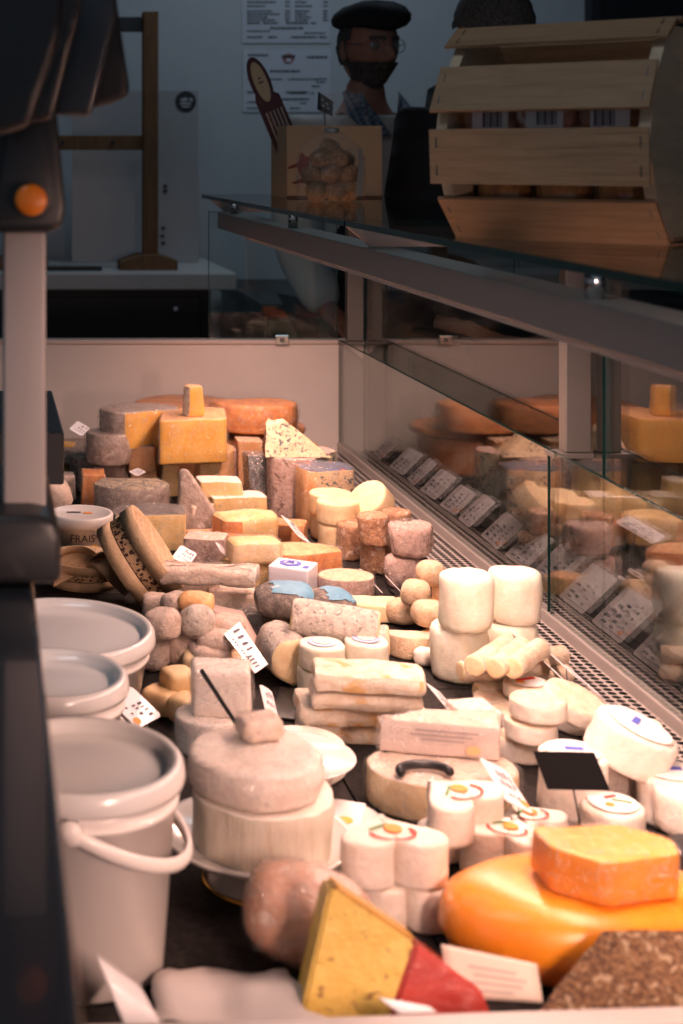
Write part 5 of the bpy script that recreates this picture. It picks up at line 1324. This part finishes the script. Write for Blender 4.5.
# ------------------------------------------------------------------ price tags
TAGP = plain('tag_card', (.74,.73,.76), .45, 0, .2)
def price_tag(label, X, Y, Z, L, Hh, alpha=45, yaw=0, spin=0, logo=PRINT_O, ink=True, seed=0, group=None, pick=.03, name='price_tag', col=None):
    """card whose long edge runs along the case; its face looks to the customer side, leaning back by alpha"""
    g = thing(name, label, 'price tag', (X, Y, Z), (0, 0, R(yaw)), group)
    M = Matrix.Rotation(R(spin), 4, 'X') @ Matrix.Rotation(-R(alpha), 4, 'Y')      # local: x = normal, y = along, z = up the card
    def q(y, z, x=0): return M @ Vector((x, y, z))
    c = .004; ol = [(-L/2+c,0),(L/2-c,0),(L/2,c),(L/2,Hh-c),(L/2-c,Hh),(-L/2+c,Hh),(-L/2,Hh-c),(-L/2,c)]; n = 8
    V = [q(y, z) for y, z in ol]+[q(y, z, -.0009) for y, z in ol]
    cd_ = link_mesh('card', V, [tuple(range(n)), tuple(range(n, 2*n))[::-1]]+[(i, n+i, n+(i+1)%n, (i+1)%n) for i in range(n)], col or TAGP, g, False)
    if ink:
        rnd = random.Random(seed); m = MB()
        for (y0, n_, s) in ((.24, 4, .20), (.50, 5, .15), (.76, 6, .08)):
            z = Hh*.12
            for k in range(n_):
                w = Hh*rnd.uniform(.06,.12); yy = L*(.5-y0)+L*s*rnd.uniform(-.25,.25)
                if rnd.random() < .12: z += w; continue
                a = L*s*.42; m.add([q(yy-a, z, .0005), q(yy+a, z+rnd.uniform(-.2,.2)*w, .0005), q(yy+a*.8, z+w*.7, .0005), q(yy-a, z+w*.6, .0005)], [(0,1,2,3)]); z += w*1.45
                if z > Hh*.9: break
        m.build('writing', INK, cd_)
        if logo: V = [q(-L*.32+.006*cos(a*pi/7), Hh*.16+.005*sin(a*pi/7), .0006) for a in range(14)]; link_mesh('logo', V, [tuple(range(14))], logo, cd_, False)
    if pick: MB().tube([q(0, Hh*.1, -.0015), Vector((0, 0, -pick))+q(0,0)*0], .0009, 6).build('pick', plain('clear_pick', (.35,.33,.33), .2, 0, .6), g)
    return g
GTAG = 'price tags along the perforated strip'
rail = [(3.42,.075,.055),(3.26,.085,.055),(3.15,.065,.058),(3.03,.085,.056),(2.90,.080,.052),(2.80,.065,.060),(2.66,.095,.056),(2.53,.085,.062),(2.41,.085,.066),(2.29,.085,.066),(2.16,.095,.066),(2.02,.090,.068),(1.87,.105,.068),(1.70,.100,.066)]
ordn = ['nearest the far wall', 'second from the far wall', 'third from the far wall', 'fourth from the far wall', 'fifth from the far wall', 'sixth from the far wall', 'seventh from the far wall', 'eighth from the far wall', 'ninth from the far wall', 'fifth from the camera end', 'fourth from the camera end', 'third from the camera end', 'second from the camera end', 'nearest the camera']
for i, (Y, L, Hh) in enumerate(rail):
    price_tag('handwritten white price tag along the perforated strip, '+ordn[i], .765, Y, DZ+.004, L*1.08, Hh*1.15, 46, random.Random(i).uniform(-5,5), 0, PRINT_O if i % 2 == 0 else None, True, i, GTAG, 0)
# tags stuck in the cheeses
def tg(label, x, y, Y, L, Hh, alpha, yaw=0, spin=0, logo=None, seed=1, **kw):
    c = C3(x, y, Y); return price_tag(label, c.x, c.y, c.z, L, Hh, alpha, yaw, spin, logo, True, seed, 'price tags among the cheeses', **kw)
CARDS = True
tg('slanting white tag between the mould log and the lilac-white wedge', 276, 708, 1.80, .085, .018, 60, -4, 8, None, 33)
tg('white tag leaning behind the upper white wheel', 292, 742, 1.66, .075, .016, 56, -4, 0, None, 34)
tg('white tag with rounded corner over the mould log', 392, 668, 1.98, .075, .040, 62, 0, 12, None, 35)
tg('long white tag right of the stacked brie slices', 452, 706, 1.80, .095, .022, 56, 0, 0, None, 36)
tg('white tag with an orange dot right of the labelled brie wedge', 520, 792, 1.52, .080, .034, 62, 0, 8, PRINT_O, 37)
tg('small white tag in front of the brown wrapped wedge', 193, 560, 2.40, .050, .030, 66, -25, 10, None, 38)
tg('narrow white tag between the orange pieces of the heap', 226, 552, 2.44, .070, .016, 56, 0, 0, None, 39)
tg('long white tag beside the orange half-round', 302, 533, 2.56, .15, .026, 58, 0, 0, None, 40)
tg('thin tag edge in front of the flat brown half round', 373, 582, 2.36, .13, .008, 47, 0, 0, None, 41)
tg('thin tag edge in front of the orange mottled drums', 396, 586, 2.34, .10, .006, 47, 0, 0, None, 42)
tg('thin long tag behind the white-dusted log', 362, 620, 2.20, .12, .010, 52, 0, 0, None, 43)
tg('clear-edged tag leaning at the far left above the wrapped drum', 86, 432, 3.02, .05, .030, 64, -25, 10, None, 44)
tg('small white tag on the brown slab behind the speckled half wheel', 142, 474, 2.92, .045, .020, 70, -30, 0, None, 45)
tg('white tag standing by the furthest bucket, partly hidden', 150, 722, 1.70, .050, .050, 60, -40, 0, PRINT_O, 46)
tg('white tag edge beside the tan finger logs', 568, 668, 1.90, .12, .018, 52, 0, 0, None, 47)
tg('white tag edge behind the large tilted round', 588, 684, 1.84, .10, .014, 50, 0, 0, None, 48)
# black card
BLACKM = plain('matte_black', (.008,.008,.009), .9, 0, 0, .1)
g = thing('black_card', 'blank black card leaning against the paper-wrapped round', 'card', tuple(CH(574, 790, .060)), (R(-28), 0, R(-3)))
V = [(-.026,0,0),(.036,0,0),(.026,0,.036),(-.035,0,.036)]; link_mesh('card', V+[(x,.0012,z) for x,_,z in V], [(0,1,2,3),(7,6,5,4),(0,4,5,1),(1,5,6,2),(2,6,7,3),(3,7,4,0)], BLACKM, g, False)
MB().tube([(0,.002,.004),(.002,.004,-.03)], .001, 6).build('pick', BLACK, g)
# foreground papers
def paper(name, label, pts, mat, cat='paper', group=None, fold=0):
    V = [Vector(p) for p in pts]; c = sum(V, Vector())/len(V); n = (V[1]-V[0]).cross(V[2]-V[1]).normalized()*.0006
    bm = bmesh.new(); vs = [bm.verts.new(v-c) for v in V]; bm.faces.new(vs); bmesh.ops.subdivide_edges(bm, edges=bm.edges[:], cuts=8, use_grid_fill=True)
    for v in bm.verts: v.co += n*0+noise.noise_vector((v.co+c)*18)*fold
    r = bmesh.ops.solidify(bm, geom=bm.faces[:], thickness=.0005); bm.verts.index_update()
    o = link_mesh(name, [v.co.copy() for v in bm.verts], [tuple(v.index for v in f.verts) for f in bm.faces], mat); bm.free(); o.location = c
    tag(o, label, cat, group); return o
PK = plain('beige_paper', (.72,.60,.50), .6)
o = paper('label_card', 'blurred beige printed card in front of the orange waxed wheel', [C3(449,997,1.165), C3(543,1003,1.165), C3(537,964,1.178), C3(441,944,1.178)], PK, 'card')
m = MB()
for i, (t, a, b) in enumerate(((.30,.25,.75),(.46,.30,.85),(.62,.2,.8),(.78,.35,.7))):
    p0, p1, p2, p3 = [C3(*q)-o.location+Vector((0,-.0016,0)) for q in ((441,944,1.178),(537,964,1.178),(449,997,1.165),(543,1003,1.165))]
    f = lambda u, w: (p0*(1-u)+p1*u)*(1-w)+(p2*(1-u)+p3*u)*w
    m.add([f(a,t), f(b,t), f(b,t+.045), f(a,t+.045)], [(0,1,2,3)])
m.build('print', plain('pale_ink', (.36,.30,.30), .6), o)
paper('wrapping_paper', 'crumpled white wrapping paper by the near end of the case', [C3(150,1030,1.145)+Vector((0,0,-.0)), C3(340,1030,1.145), C3(300,968,1.235), C3(160,968,1.26)], plain('wrap_paper', (.60,.55,.53), .6), 'paper', None, .016)
o = paper('folded_card', 'folded white tag leaning against the nearest bucket foot', [C3(95,952,1.17), C3(130,1040,1.10), C3(168,1036,1.10), C3(140,985,1.17)], TAGP, 'price tag')
paper('small_card', 'small white tag corner in front of the spiced wedge', [C3(378,997,1.13), C3(400,1014,1.12), C3(436,1012,1.12), C3(430,1006,1.13)], TAGP, 'price tag')

def card(label, pts, mat, rows, seed=0, logo=None, name='price_tag', cat='price tag', group='price tags among the cheeses'):
    """flat card through four points (near-left, far-left, far-right, near-right along its long side)"""
    A, B, C, Dd = [Vector(p) for p in pts]; c = (A+B+C+Dd)/4; g = thing(name, label, cat, c, group=group)
    nn = (B-A).cross(C-B).normalized(); nn = nn if nn.z > 0 else -nn
    f = lambda u, w, e=0: (A*(1-u)+Dd*u)*(1-w)+(B*(1-u)+C*u)*w-c+nn*e
    V = [f(0,0),f(1,0),f(1,1),f(0,1)]; V2 = [v-nn*.0009 for v in V]
    cd_ = link_mesh('card', V+V2, [(0,1,2,3),(7,6,5,4),(0,4,5,1),(1,5,6,2),(2,6,7,3),(3,7,4,0)], mat, g, False); rnd = random.Random(seed)
    if rows:
        m = MB()
        for w, h_, a, b, st in rows:
            u = a
            while u < b:
                d = st*rnd.uniform(.5,.9); m.add([f(u,w,.0006), f(u+d*.5,w,.0006), f(u+d*.8,w+h_,.0006), f(u+d*.2,w+h_*rnd.uniform(.6,1),.0006)], [(0,1,2,3)]); u += st
        m.build('writing', INK, cd_)
    return g
card('white price tag with large dark figures above the lilac-white wedge', [C3(224,634,1.98), C3(239,622,2.02), C3(268,664,1.91), C3(255,673,1.88)], TAGP, [(.45,.38,.08,.62,.15),(.15,.12,.2,.8,.07),(.2,.3,.66,.95,.08)], 3)
card('plain pinkish card standing behind the tag with large figures', [C3(228,640,2.06), C3(206,603,2.14), C3(243,611,2.10), C3(274,668,1.96)], plain('beige_card', (.55,.41,.36), .6), None)
